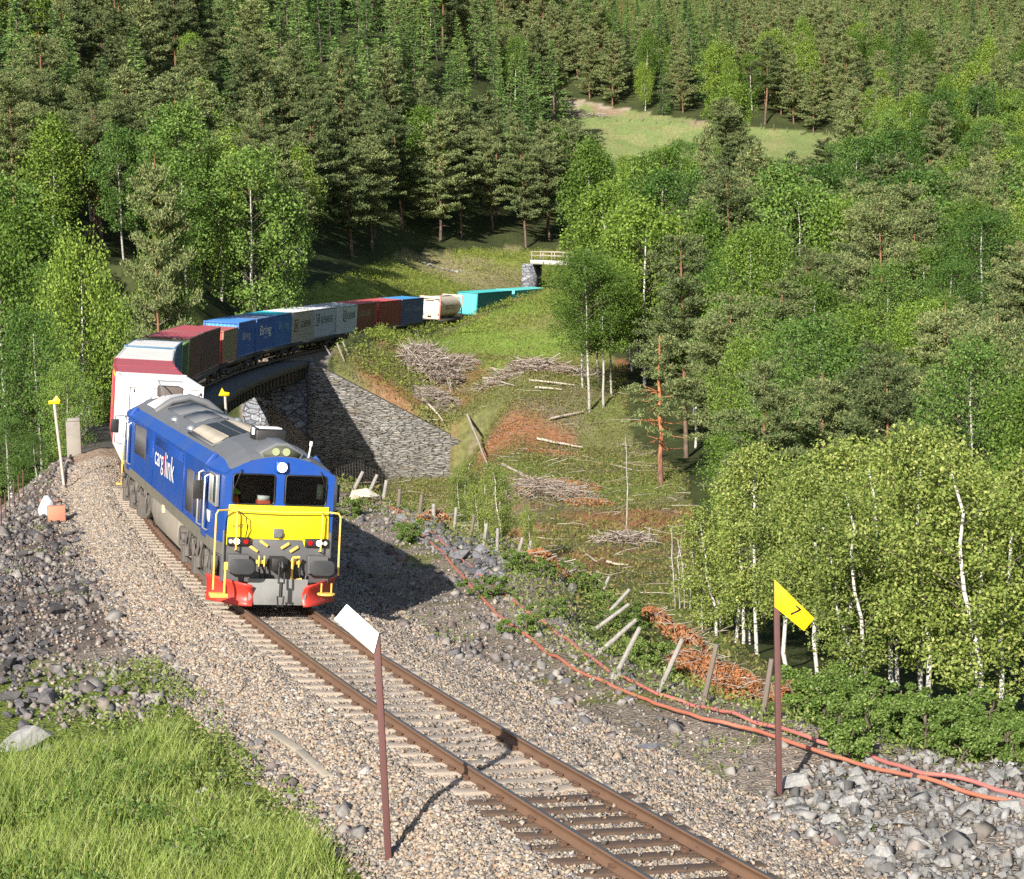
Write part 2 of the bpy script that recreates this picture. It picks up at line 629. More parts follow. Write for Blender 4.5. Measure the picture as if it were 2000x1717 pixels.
# ground colours: real surfaces only (gravel, soil, grass, needles, moss)
n1, n2, n3 = fbm(XX, YY, 3.0, 21), fbm(XX, YY, 11, 22), fbm(XX, YY, .9, 23)
C = np.zeros(XX.shape + (3,))
C[:] = (.045, .055, .02)
C += (n1[..., None] * np.array([.05, .05, .015]))
aE = np.abs(GE)


def blend(mask, col):
    global C
    m = np.clip(mask, 0, 1)[..., None]
    C = C * (1 - m) + np.array(col) * m


clear = inpoly(PXX + n1 * 60, PYY + n2 * 60, PO_CLEAR) & (YY > 45) & (YY < 240)
blend(clear * 1.0, (.13, .135, .05))
blend(clear * smooth(.0, .16, n1), (.17, .145, .095))
blend(clear * smooth(.05, .2, n2 + .3 * n1), (.26, .125, .065))
blend(clear * smooth(.02, .12, -n2), (.13, .165, .04))
mead = inpoly(PXX, PYY + n1 * 14, PO_MEADOW) & (YY > 150) & (YY < 240)
blend(mead * 1.0, (.19, .28, .05))
blend(mead * smooth(-.1, .25, n2 + (PXX - 1010) / 500), (.215, .2, .075))
blend(mead * smooth(.08, .2, n1) * .5, (.2, .24, .06))
bank = inpoly(PXX + n1 * 20, PYY + n1 * 12, PO_BANK) & (YY > 140) & (YY < 275) & (GE > 2.5)
blend(bank * 1.0, (.19, .22, .045))
blend(bank * smooth(.0, .15, n1) * .8, (.12, .14, .035))
blend(bank * smooth(.1, .2, n2), (.22, .19, .10))
n4 = fbm(XX, YY, 2.2, 99)
upm = inpoly(PXX + n1 * 22 + n4 * 18, PYY + n1 * 12 + n4 * 12, PO_UP) & (YY > 320) & (YY < 430)
blend(upm * 1.0, (.16, .20, .07))
blend(upm * smooth(-.02, .12, n1), (.20, .21, .085))
blend(upm * smooth(.05, .17, n2), (.24, .18, .12))
blend(upm * smooth(-4, 2, -(PYY - (200 + (PXX - 1040) * .07)) + n1 * 14) * smooth(-.15, .1, n1), (.34, .28, .22))
# formation
near = (GS < 46)
flat = near & (GE < np.interp(GS, EDGE_L_S, EDGE_L_E) + .8) & (GE > -np.interp(GS, EDGE_R_S, EDGE_R_E) - .6)
blend(flat * 1.0, (.235, .205, .175))
blend(flat * smooth(.0, .14, n1) * .8, (.17, .15, .12))
blend(flat * smooth(.05, .16, n2 + n3 * .4) * (aE > 3.0), (.13, .145, .05))
lg = near & (GE > 3.0) & (GS < 1.5)
lgm = lg * smooth(-7.5 - 3, -7.5 + 3, -GS + n2 * 10 + (GE - 4.5) * .9 - 7.5)
blend(lg * smooth(-.05, .1, n1 + (GE - 4) * .05), (.15, .16, .055))
blend(lgm, (.12, .16, .035))
lrk = near & (GE > 3.0) & (GS > 1)
blend(lrk * 1.0, (.135, .115, .10))
ball = smooth(3.05, 2.6, aE + n3 * .5) * (GS > -60) * (GS < 300)
blend(ball, (.27, .22, .175))
rk = near & (GE < -2.9) & (GS < -14.5 + n2 * 3)
blend(rk * .8, (.19, .18, .165))
far_form = (GS > S_BR1) & (GE > -4.2) & (GE < 3.4) & (GS < 300)
blend(far_form * .9, (.2, .175, .15))
C = np.clip(C, .012, .8)
mask = np.zeros(XX.shape + (4,))
mask[..., 0] = np.clip(np.maximum(ball, flat * .7), 0, 1)
mask[..., 1] = np.clip(mead * 1 + bank * 1 + upm * 1 + lgm, 0, 1)
mask[..., 3] = 1

gm = bpy.data.materials.new("ground_mix")
N, L = nodes(gm)
b = N["Principled BSDF"]
b.inputs["Roughness"].default_value = .95
b.inputs["Specular IOR Level"].default_value = .1
ca, ma = N.new("ShaderNodeVertexColor"), N.new("ShaderNodeVertexColor")
ca.layer_name, ma.layer_name = "albedo", "cover"
tc = N.new("ShaderNodeTexCoord")
vo = N.new("ShaderNodeTexVoronoi")
vo.inputs["Scale"].default_value = 17
L.new(tc.outputs["Object"], vo.inputs["Vector"])
sp = N.new("ShaderNodeSeparateColor")
L.new(vo.outputs["Color"], sp.inputs[0])
rp = N.new("ShaderNodeValToRGB")
el = rp.color_ramp.elements
for i, (p_, c_) in enumerate([(0, (.35, .33, .31)), (.3, (.85, .8, .75)), (.6, (1.25, 1.08, .9)), (.85, (1.5, 1.2, .85)), (1, (1.7, 1.6, 1.5))]):
    if i > 1: el.new(.5)
    el[i].position = p_
    el[i].color = (*c_, 1)
el[1].position = .3
L.new(sp.outputs[0], rp.inputs[0])
no = N.new("ShaderNodeTexNoise")
no.inputs["Scale"].default_value = 2.2
no.inputs["Detail"].default_value = 10
no.inputs["Roughness"].default_value = .75
L.new(tc.outputs["Object"], no.inputs["Vector"])
mr = N.new("ShaderNodeMapRange")
mr.inputs[1].default_value, mr.inputs[2].default_value, mr.inputs[3].default_value, mr.inputs[4].default_value = .28, .72, .45, 1.55
L.new(no.outputs[0], mr.inputs[0])
ms = N.new("ShaderNodeSeparateColor")
L.new(ma.outputs[0], ms.inputs[0])
mx = N.new("ShaderNodeMixRGB")
L.new(ms.outputs[0], mx.inputs[0])
L.new(mr.outputs[0], mx.inputs[1])
L.new(rp.outputs[0], mx.inputs[2])
mu = N.new("ShaderNodeMixRGB")
mu.blend_type = 'MULTIPLY'
mu.inputs[0].default_value = 1
L.new(ca.outputs[0], mu.inputs[1])
L.new(mx.outputs[0], mu.inputs[2])
L.new(mu.outputs[0], b.inputs["Base Color"])
bp = N.new("ShaderNodeBump")
bp.inputs["Strength"].default_value = .8
bp.inputs["Distance"].default_value = .06
bm_ = N.new("ShaderNodeMixRGB")
L.new(ms.outputs[0], bm_.inputs[0])
L.new(no.outputs[0], bm_.inputs[1])
L.new(vo.outputs["Distance"], bm_.inputs[2])
L.new(bm_.outputs[0], bp.inputs["Height"])
L.new(bp.outputs[0], b.inputs["Normal"])

nr, nc = XX.shape
idx = np.arange(nr * nc).reshape(nr, nc)
Fq = np.stack([idx[:-1, :-1], idx[:-1, 1:], idx[1:, 1:], idx[1:, :-1]], -1).reshape(-1, 4)
gme = npmesh("ground", np.stack([XX, YY, HH], -1).reshape(-1, 3), Fq, gm, smooth=True)
for nm, arr in (("albedo", np.concatenate([C, np.ones(XX.shape + (1,))], -1)), ("cover", mask)):
    a_ = gme.color_attributes.new(nm, 'FLOAT_COLOR', 'POINT')
    a_.data.foreach_set("color", arr.astype(np.float32).ravel())
ground = meshobj("ground", gme)
tag(ground, "gravel, rubble, grass and forest floor of the valley the railway curves through", "ground", kind="structure")
# ------------------------------------------------------------------ paints
blue = paint("loco_blue", (.008, .062, .31), .38, dirt=.42, dcol=(.07, .095, .16), scale=.8)
yellow = paint("warning_yellow", (.86, .66, .012), .35, dirt=.3, dcol=(.55, .42, .06), scale=1.6)
roofgrey = paint("roof_grey", (.125, .13, .138), .55, dirt=.5, dcol=(.11, .10, .095), scale=.8)
darkgrey = paint("dark_grey", (.10, .10, .105), .5, dirt=.5, dcol=(.15, .135, .12), scale=2)
grime = paint("grime_brown", (.125, .11, .095), .8, dirt=.7, dcol=(.05, .045, .04), scale=3.5, bump=.5)
sill = paint("sill_olive", (.15, .135, .10), .7, dirt=.6, dcol=(.09, .085, .075), scale=2)
black = paint("black", (.012, .012, .013), .5, dirt=.25, dcol=(.06, .055, .05), scale=3)
rubber = paint("rubber", (.035, .037, .04), .6, dirt=.3, dcol=(.09, .085, .08), scale=4)
redp = paint("plough_red", (.55, .045, .03), .4, dirt=.15, dcol=(.3, .06, .05), scale=2)
white = paint("white", (.8, .8, .8), .45, dirt=.12, dcol=(.5, .47, .42))
handyel = paint("handrail_yellow", (.80, .50, .09), .45, dirt=.3, dcol=(.45, .33, .15), scale=5)
steel = paint("steel", (.42, .42, .42), .4, metal=.6, dirt=.3, scale=3)
meshbrown = paint("grille_brown", (.085, .07, .058), .8, dirt=.4, dcol=(.12, .10, .085), scale=3)
wornsteel = paint("wheel_steel", (.12, .095, .075), .6, dirt=.5, dcol=(.07, .06, .05), scale=4)


def glassmat(name, tint, mixf):
    m = bpy.data.materials.new(name)
    N, L = nodes(m)
    N.remove(N["Principled BSDF"])
    t, g, mx, fr = N.new("ShaderNodeBsdfTransparent"), N.new("ShaderNodeBsdfGlossy"), N.new("ShaderNodeMixShader"), N.new("ShaderNodeFresnel")
    t.inputs[0].default_value = (*tint, 1)
    g.inputs["Roughness"].default_value = .02
    fr.inputs[0].default_value = 1.5
    L.new(fr.outputs[0], mx.inputs[0])
    L.new(t.outputs[0], mx.inputs[1])
    L.new(g.outputs[0], mx.inputs[2])
    L.new(mx.outputs[0], N["Material Output"].inputs[0])
    return m


glass = glassmat("cab_glass", (.55, .6, .57), .1)


def lampmat(name, col, strength):
    m = bpy.data.materials.new(name)
    N, L = nodes(m)
    b = N["Principled BSDF"]
    b.inputs["Base Color"].default_value = (*col, 1)
    b.inputs["Roughness"].default_value = .15
    b.inputs["Emission Color"].default_value = (*col, 1)
    b.inputs["Emission Strength"].default_value = strength
    return m


lamp_white = lampmat("lit_lamp", (1, .93, .75), 3.0)
lamp_red = lampmat("red_lens", (.35, .01, .012), 0.0)
lamp_clear = lampmat("clear_lens", (.62, .64, .6), 0.0)

# ------------------------------------------------------------------ locomotive (local: x to the viewer's right, y back along the train, z up)
Mloco, _ = track_frame(4.0, 17.3, 0.05)
Mloco = Mloco @ Matrix.Translation((0, -4.0, 0))
loco = empty("diesel_locomotive", Mloco)
tag(loco, "blue diesel locomotive with a yellow nose and grey roof pulling the container train", "locomotive")
LP = lambda mb, name, mats, smooth=False, bevel=0, parent=None: mb.build(name, mats, parent or loco, smooth, bevel)


def section(y, w, zb, w2, z2, w3, z3, z4):
    r = [(-w, 1.2), (-w, 1.46), (-w, zb), (-w2, z2), (-w3, z3), (-w3 * .45, z3 + (z4 - z3) * .75), (0, z4)]
    return [(x, y, z) for x, z in r] + [(-x, y, z) for x, z in r[-2::-1]]


secs = [section(.78, 1.2, 2.98, 1.1, 3.06, .66, 3.27, 3.37), section(1.05, 1.24, 2.98, 1.11, 3.1, .68, 3.36, 3.48), section(1.8, 1.32, 2.97, 1.08, 3.19, .66, 3.45, 3.58), section(2.3, 1.325, 2.97, 1.07, 3.2, .64, 3.48, 3.62)]
secs += [section(y, 1.325, 2.97, 1.07, 3.2, .64, 3.48, 3.62) for y in (6.2, 9, 12, 15, 18.5)]
secs += [section(19.6, 1.3, 2.97, 1.08, 3.17, .66, 3.42, 3.55), section(20.45, 1.2, 2.97, 1.1, 3.05, .66, 3.27, 3.37)]
n = len(secs[0])
body, roof = MB(), MB()
for i in range(len(secs) - 1):
    for k in range(n - 1):
        q = [secs[i][k], secs[i + 1][k], secs[i + 1][k + 1], secs[i][k + 1]]
        if k in (0, n - 2): body.mi(1).add(q, [(0, 1, 2, 3)])
        elif k in (1, 2, n - 4, n - 3): body.mi(0).add(q, [(0, 1, 2, 3)])
        else: roof.add(q, [(0, 1, 2, 3)])
body.mi(0).add(secs[-1], [tuple(range(n))])
LP(body, "body_side", [blue, sill], True)
LP(roof, "roof", [roofgrey], True)
# side seams, bend pillars and louvres
for y in (6.25, 12.4):
    for sx in (-1, 1): LP(MB().box(*sorted((sx * 1.325, sx * 1.34)), y - .02, y + .02, 1.5, 2.96), "seam", [blue])
b_ = MB()
for (y0, y1, z0, z1) in ((12.5, 13.9, 2.25, 2.75), (6.5, 11.9, 2.68, 2.93)):
    for k in range(int((z1 - z0) / .06)):
        for sx in (-1, 1): b_.beam((sx * 1.335, y0, z0 + k * .06), (sx * 1.335, y1, z0 + k * .06), .03, .02)
LP(b_, "louvre", [blue])
for sx in (-1, 1):
    for (y0, y1, z0, z1) in ((3.35, 4.35, 1.62, 2.62), (4.6, 5.75, 1.62, 2.62), (14.2, 16.8, 2.02, 2.86)):
        b_ = MB().box(*sorted((sx * 1.30, sx * 1.335)), y0, y1, z0, z1)
        v = LP(b_, "side_grille", [meshbrown])
        b_ = MB()
        for k in range(1, int((y1 - y0) / .12)): b_.box(*sorted((sx * 1.336, sx * 1.345)), y0 + k * .12, y0 + k * .12 + .03, z0 + .03, z1 - .03)
        LP(b_, "bar", [darkgrey], parent=v)
    # doors with handrails, cab side windows, bent brackets over the doors
    for (yc, side) in ((2.72, 1), (18.3, -1)):
        d = LP(MB().box(*sorted((sx * 1.327, sx * 1.345)), yc - .34, yc + .34, 1.36, 2.92), "cab_door", [blue], bevel=.01)
        for dy in (-.46, .46):
            LP(MB().tube([(sx * 1.33, yc + dy, 1.55), (sx * 1.42, yc + dy, 1.6), (sx * 1.42, yc + dy, 2.75), (sx * 1.33, yc + dy, 2.8)], .024, 8), "handrail", [steel], True, parent=d)
        LP(MB().beam((sx * 1.33, yc, 2.96), (sx * 1.12, yc, 3.24), .1, .1, (0, 1, 0)), "rain_bracket", [blue], bevel=.01)
    for (y0, y1) in ((1.12, 2.12), (18.95, 19.75)):
        wf = MB()
        x0, x1 = sorted((sx * 1.27, sx * 1.35))
        for a in ((y0, y0 + .06, 2.2, 2.9), (y1 - .06, y1, 2.2, 2.9), (y0 + .06, y1 - .06, 2.2, 2.26), (y0 + .06, y1 - .06, 2.84, 2.9), ((y0 + y1) / 2 - .02, (y0 + y1) / 2 + .02, 2.26, 2.84)): wf.box(x0, x1, *a)
        wf = LP(wf, "side_window", [steel], bevel=.008)
        LP(MB().box(*sorted((sx * 1.3, sx * 1.338)), y0 + .06, y1 - .06, 2.26, 2.84), "pane", [paint("dark_pane", (.03, .045, .04), .06, dirt=.1, dcol=(.1, .12, .1))], parent=wf)
    LP(MB().tube([(sx * 1.33, 2.2, 2.84), (sx * 1.52, 2.28, 2.84), (sx * 1.52, 2.3, 2.2)], .015, 6).box(*sorted((sx * 1.43, sx * 1.66)), 2.28, 2.34, 2.24, 2.66), "mirror", [black], bevel=.01)
    LP(MB().tube([(sx * 1.3, 20.3, 2.84), (sx * 1.55, 20.4, 2.84), (sx * 1.55, 20.4, 2.0), (sx * 1.3, 20.3, 1.95)], .015, 6).box(*sorted((sx * 1.44, sx * 1.68)), 20.36, 20.43, 2.3, 2.72), "mirror", [black], bevel=.01)
LP(MB().box(-1.348, -1.33, 1.85, 2.32, 1.78, 2.02), "owner_plate", [white])

# front: panel with two real window openings
FW = 1.2
fr_ = MB()
arch = lambda x: 3.37 - .39 * (abs(x) / FW) ** 2.2
Yf = .78
WX0, WX1, WZ0, WZ1 = .09, 1.05, 2.3, 2.99


def fquad(x0, x1, z0a, z1a, z0b=None, z1b=None):
    z0b = z0a if z0b is None else z0b
    z1b = z1a if z1b is None else z1b
    fr_.add([(x0, Yf, z0a), (x1, Yf, z0b), (x1, Yf, z1b), (x0, Yf, z1a)], [(0, 1, 2, 3)])


xs = [-1.2, -1.05, -.8, -.55, -.3, -.09, .09, .3, .55, .8, 1.05, 1.2]
for a, c in zip(xs[:-1], xs[1:]): fquad(a, c, WZ1, arch(a), WZ1, arch(c))
for sx in (-1, 1): fquad(*sorted((sx * 1.05, sx * 1.2)), WZ0, WZ1)
fquad(-.09, .09, WZ0, WZ1)
for sx in (-1, 1): fquad(*sorted((sx * 1.1, sx * 1.2)), 1.74, WZ0)
# rounded window corners
for sx in (-1, 1):
    for cx_, qx in ((WX0, 1), (WX1, -1)):
        for cz_, qz in ((WZ0, 1), (WZ1, -1)):
            r = .1
            pts = [(cx_, cz_)] + [(cx_ + qx * (r - r * math.sin(a)), cz_ + qz * (r - r * math.cos(a))) for a in np.linspace(0, math.pi / 2, 6)]
            fr_.add([(sx * x, Yf + .001, z) for x, z in pts], [tuple(range(len(pts)))])
cabf = LP(fr_, "cab_front", [blue])
b_ = MB()
poly = [(-1.1, 2.3), (1.1, 2.3), (1.13, 1.42), (.6, 1.42), (.55, 1.56), (-.55, 1.56), (-.6, 1.42), (-1.13, 1.42)]
b_.prism(poly, lambda u, v, k: (u, Yf - .03 + .04 * k, v))
LP(b_, "yellow_nose", [yellow], bevel=.008)
b_ = MB()
b_.prism([(-1.2, 1.74), (-1.1, 1.74), (-1.13, 1.42), (-.6, 1.42), (-.55, 1.56), (.55, 1.56), (.6, 1.42), (1.13, 1.42), (1.1, 1.74), (1.2, 1.74), (1.2, .62), (-1.2, .62)], lambda u, v, k: (u, Yf - .02 + .25 * k, v))
LP(b_, "buffer_beam", [darkgrey], bevel=.01)
b_ = MB()
b_.prism([(-.66, .74), (.66, .74), (.62, .17), (-.62, .17)], lambda u, v, k: (u, Yf - .36 + .06 * k, v))
b_.box(-.6, .6, Yf - .3, Yf + .3, .45, .7)
LP(b_, "plough_plate", [paint("plough_grey", (.22, .22, .215), .6, dirt=.6, dcol=(.12, .11, .1), scale=2)], bevel=.01)
for sx in (-1, 1):
    b_ = MB()
    path = [(1.42, 1.25), (1.2, 1.0), (.95, .62), (.72, .42), (.56, .36)]
    vs, fs = [], []
    m_ = 8
    for i, (x, y) in enumerate(path):
        t = i / (len(path) - 1)
        for k in range(m_ + 1):
            a = k / m_
            z = .14 + a * (.6 - .12 * t)
            off = .16 * (math.cos((a - .42) * 2.6) - .5)
            vs.append((sx * (x - .35 * off), y + off, z))
    for i in range(len(path) - 1):
        for k in range(m_):
            q = (i * (m_ + 1) + k, (i + 1) * (m_ + 1) + k, (i + 1) * (m_ + 1) + k + 1, i * (m_ + 1) + k + 1)
            fs.append(q if sx > 0 else q[::-1])
    b_.add(vs, fs)
    o = LP(b_, "plough_blade", [redp], True)
    md = o.modifiers.new("thick", 'SOLIDIFY')
    md.thickness = .03
    # buffer
    b_ = MB()
    r = .13
    pl = [(.27 - r + r * math.cos(a), .165 - r + r * math.sin(a)) for a in np.linspace(0, math.pi / 2, 6)]
    pl = pl + [(-x, z) for x, z in pl[::-1]]
    pl = pl + [(x, -z) for x, z in pl[::-1]]
    b_.prism(pl, lambda u, v, k: (sx * .87 + u, .0 + .06 * k, 1.05 + v))
    bf = LP(b_, "buffer", [rubber], bevel=.012)
    LP(MB().cyl((sx * .87, .06, 1.05), (sx * .87, .5, 1.05), .1).box(sx * .87 - .22, sx * .87 + .22, .5, .77, .86, 1.24), "buffer_housing", [darkgrey], True, .01, parent=bf)
    # lamp cluster
    lb = LP(MB().box(*sorted((sx * .6, sx * 1.11)), Yf - .1, Yf - .031, 1.42, 1.6), "lamp_cluster", [black], bevel=.015)
    for dx, r, mt, nm in ((.91, .065, lamp_white, "headlight"), (.71, .055, lamp_red, "tail_light"), (1.04, .045, lamp_clear, "marker_light")):
        LP(MB().cyl((sx * dx, Yf - .12, 1.51), (sx * dx, Yf - .09, 1.51), r), nm, [mt], True, parent=lb)
    # windscreen
    wf = LP(MB().tube([(sx * WX0 + sx * .03, Yf - .005, WZ0 + .07), (sx * WX0 + sx * .07, Yf - .005, WZ0 + .02), (sx * WX1 - sx * .07, Yf - .005, WZ0 + .02), (sx * WX1 - sx * .02, Yf - .005, WZ0 + .07), (sx * WX1 - sx * .02, Yf - .005, WZ1 - .07), (sx * WX1 - sx * .07, Yf - .005, WZ1 - .02), (sx * WX0 + sx * .07, Yf - .005, WZ1 - .02), (sx * WX0 + sx * .03, Yf - .005, WZ1 - .07), (sx * WX0 + sx * .03, Yf - .005, WZ0 + .07)], .014, 6), "windscreen", [black], True)
    LP(MB().add([(sx * WX0, Yf + .02, WZ0), (sx * WX1, Yf + .02, WZ0), (sx * WX1, Yf + .02, WZ1), (sx * WX0, Yf + .02, WZ1)], [(0, 1, 2, 3)]), "pane", [glass], parent=wf)
    LP(MB().tube([(sx * .87, Yf - .05, 3.08), (sx * .9, Yf - .06, 2.98), (sx * 1.02, Yf - .03, 2.62)], .014, 6).beam((sx * 1.03, Yf - .025, 2.8), (sx * 1.0, Yf - .025, 2.42), .012, .03), "wiper", [black])
    # handrails and steps
    xo = -1.42 if sx < 0 else 1.3
    hr = MB().tube([(xo, .35, .5 if sx < 0 else .85), (xo, .4, 1.3), (xo, .42, 2.12), (xo * .97, .45, 2.2), (sx * 1.1, .62, 2.2)], .021, 8)
    LP(hr, "yellow_handrail", [handyel], True)
    LP(MB().tube([(sx * .93, Yf - .03, 1.32), (sx * .93, .6, 1.34), (sx * .94, .6, 2.14), (sx * .94, Yf - .03, 2.2)], .02, 8), "yellow_handrail", [handyel], True)
    if sx < 0: st = MB().box(-1.5, -1.13, .12, .42, .36, .44).box(-1.22, -1.18, .2, .26, .44, .95).box(-1.23, -1.15, .18, .26, .95, 1.12)
    else: st = MB().prism([(1.04 + .2 * math.cos(a), .28 + .17 * math.sin(a)) for a in np.linspace(0, 2 * math.pi, 14, endpoint=False)], lambda u, v, k: (u, v, .43 + .04 * k)).box(.92, .95, .3, .34, .47, .68).box(1.14, 1.17, .3, .34, .47, .68)
    LP(st, "foot_step", [handyel], bevel=.006)
LP(MB().tube([(-1.1, .62, 2.2), (-.5, .6, 2.19), (0, .6, 2.18), (.5, .6, 2.19), (1.1, .62, 2.2)], .018, 8), "cross_rail", [handyel], True)
LP(MB().tube([(-.9, .62, 2.17), (-.74, .6, 2.05), (-.7, .62, 1.8), (-.72, .68, 1.62)], .014, 6), "jumper_cable", [black], True)
# cab lamp, horn cap, roof housing
LP(MB().box(-.13, .13, Yf - .09, Yf + .05, 3.03, 3.28), "top_lamp_box", [blue], bevel=.03)
LP(MB().cyl((0, Yf - .12, 3.15), (0, Yf - .085, 3.15), .105, 20), "top_lamp", [lampmat("lit_top_lamp", (1, 1, 1), 4.0)], True)
LP(MB().box(-.1, .1, Yf - .07, Yf - .03, 1.6, 1.8).cyl((0, Yf - .13, 1.7), (0, Yf - .06, 1.7), .09), "round_cap", [roofgrey], True, .01)
hexp = [(-.5, 3.47), (-.13, 3.7), (.13, 3.7), (.5, 3.47), (.43, 3.34), (-.43, 3.34)]
hx = LP(MB().prism(hexp, lambda u, v, k: (u, .84 + 1.1 * k, v - .03 * (1 - k))), "roof_light_housing", [roofgrey], bevel=.02)
LP(MB().prism([(x * .86, 3.47 + (z - 3.47) * .72) for x, z in hexp], lambda u, v, k: (u, .825 + .03 * k, v - .03)), "lamp_grille", [paint("grille_green", (.07, .08, .055), .6, dirt=.2)], parent=hx)
for x in (-.13, .1): LP(MB().cyl((x, .80, 3.475), (x, .83, 3.475), .085), "roof_lamp", [paint("amber_lens", (.33, .36, .2), .2, dirt=.2)], True, parent=hx)
ac = LP(MB().box(-.3, .42, 2.5, 3.25, 3.5, 3.84), "air_conditioner", [black], bevel=.05)
LP(MB().box(-.2, .32, 2.6, 3.15, 3.84, 3.87).box(-.36, -.31, 2.52, 2.7, 3.7, 3.86), "cover", [white], bevel=.01, parent=ac)
LP(MB().tube([(.62, .95, 3.36), (.66, .95, 3.62)], .018, 6).tube([(.66, .95, 3.62), (.67, .95, 3.72)], .035, 8), "aerial", [white], True)


def roofz(x): return float(np.interp(abs(x), [0, .29, .64, 1.07], [3.62, 3.585, 3.48, 3.2]))


gtan = paint("grille_tan", (.34, .3, .24), .6, dirt=.4)
for (xa, xb) in ((-.92, -.62), (-.1, .55)):
    b_ = MB()
    for k in range(26):
        y = 4.3 + k * .15
        b_.beam((xa, y, roofz(xa) + .035), (xb, y, roofz(xb) + .035), .05, .03)
    for x in (xa + .01, xb - .01): b_.beam((x, 4.25, roofz(x) + .03), (x, 8.1, roofz(x) + .03), .03, .03)
    gr = LP(b_, "roof_grille", [gtan])
LP(MB().add([(-.62, 4.3, roofz(-.62) + .02), (-.1, 4.3, roofz(-.1) + .02), (-.1, 8.1, roofz(-.1) + .02), (-.62, 8.1, roofz(-.62) + .02)], [(0, 1, 2, 3)]), "fan_opening", [black], parent=gr)
b_ = MB()
for (x0, x1, y) in ((-.98, .62, 4.22), (-.98, .62, 8.2)): b_.beam((x0, y, roofz(x0) + .04), (0, y, roofz(0) + .05), .06, .05).beam((0, y, roofz(0) + .05), (x1, y, roofz(x1) + .04), .06, .05)
for x in (-.98, .62): b_.beam((x, 4.2, roofz(x) + .03), (x, 8.22, roofz(x) + .03), .06, .05)
LP(b_, "grille_frame", [roofgrey], parent=gr)
for (x0, x1, y0, y1) in ((-.7, -.02, 9.2, 11.4), (.02, .7, 9.2, 11.4), (-.7, .7, 12.1, 14.6)):
    b_ = MB()
    q = [(x, y, roofz(x) + .012 + dz) for dz in (0, .03) for y in (y0, y1) for x in (x0, (x0 + x1) / 2, x1)]
    b_.add(q, [(6, 7, 10, 9), (7, 8, 11, 10), (0, 1, 7, 6), (1, 2, 8, 7), (3, 9, 10, 4), (4, 10, 11, 5), (0, 6, 9, 3), (2, 5, 11, 8)])
    LP(b_, "roof_hatch", [roofgrey])
for (x, y) in ((-.85, 8.7), (-.85, 11.8), (.3, 8.6)): LP(MB().tube([(x, y, roofz(x) - .01), (x, y, roofz(x) + .05), (x, y, roofz(x) + .1)], [.13, .12, .05], 12), "vent_dome", [steel], True)
LP(MB().tube([(-.95, 15.3, roofz(.95) + .03), (-.5, 15.3, roofz(.5) + .12), (0, 15.3, 3.78), (.5, 15.3, roofz(.5) + .12), (.95, 15.3, roofz(.95) + .03)], .11, 10), "silencer", [roofgrey], True)
b_ = MB()
for k in range(5): b_.tube([(-.9, 16.1 + k * .4, roofz(.9) + .05), (-.45, 16.1 + k * .4, roofz(.45) + .1), (.1, 16.1 + k * .4, 3.72)], .04, 6)
LP(b_, "cooling_pipe", [steel], True)
LP(MB().box(-.35, .35, 19.2, 20.1, 3.5, 3.86), "rear_air_conditioner", [paint("rust_brown", (.11, .085, .075), .7, dirt=.4)], bevel=.04)
LP(MB().tube([(-.42, 17.4, 3.62), (-.45, 18.8, 4.0), (-.4, 19.5, 4.02), (.35, 19.5, 4.02)], .02, 6), "roof_rail", [steel], True)
LP(MB().tube([(.72, 7.9, 3.4), (.78, 7.9, 3.85)], .012, 5), "aerial", [steel])

# coupling gear and hoses
cp = LP(MB().box(-.17, .17, .35, .78, .92, 1.2).box(-.06, .06, .12, .5, .98, 1.13).tube([(0, .12, 1.1), (0, .04, 1.16), (0, -.0, 1.06), (0, .06, .98)], .045, 8), "draw_hook", [black], bevel=.01)
LP(MB().tube([(-.06, .1, 1.06), (-.06, .08, .7), (.06, .08, .7), (.06, .1, 1.06)], .022, 8).tube([(0, .08, .72), (0, .08, .4)], .04, 8).tube([(-.07, .08, .42), (-.05, .08, .2), (.05, .08, .2), (.07, .08, .42)], .02, 8), "screw_link", [black], True, parent=cp)
for x, dz in ((-.42, 0), (-.3, .03), (.34, 0), (.46, .02)):
    hs = LP(MB().tube([(x, .72, 1.12 + dz), (x, .6, 1.1), (x + .02, .55, .85), (x + .06, .58, .62), (x + .16, .66, .6), (x + .2, .7, .8)], .022, 8), "air_hose", [black], True)
    LP(MB().box(x - .05, x + .05, .6, .7, 1.04, 1.12).box(x - .015, x + .015, .56, .62, .98, 1.22), "air_cock", [handyel], parent=hs, bevel=.006)
for x, dz, a in ((-.3, 1.47, .5), (-.52, 1.35, .5), (.17, 1.43, -.5), (.37, 1.36, -.5)):
    LP(MB().beam((x - .09, Yf - .05, dz + a * .12), (x + .09, Yf - .05, dz - a * .12), .05, .06), "socket_cover", [handyel], bevel=.012)
LP(MB().tube([(.3, .5, 1.2), (.3, .48, .75), (.38, .48, .72), (.52, .48, .74)], .028, 6).tube([(.3, .5, 1.2), (.46, .5, 1.22)], .03, 6), "yellow_bracket", [handyel], True)

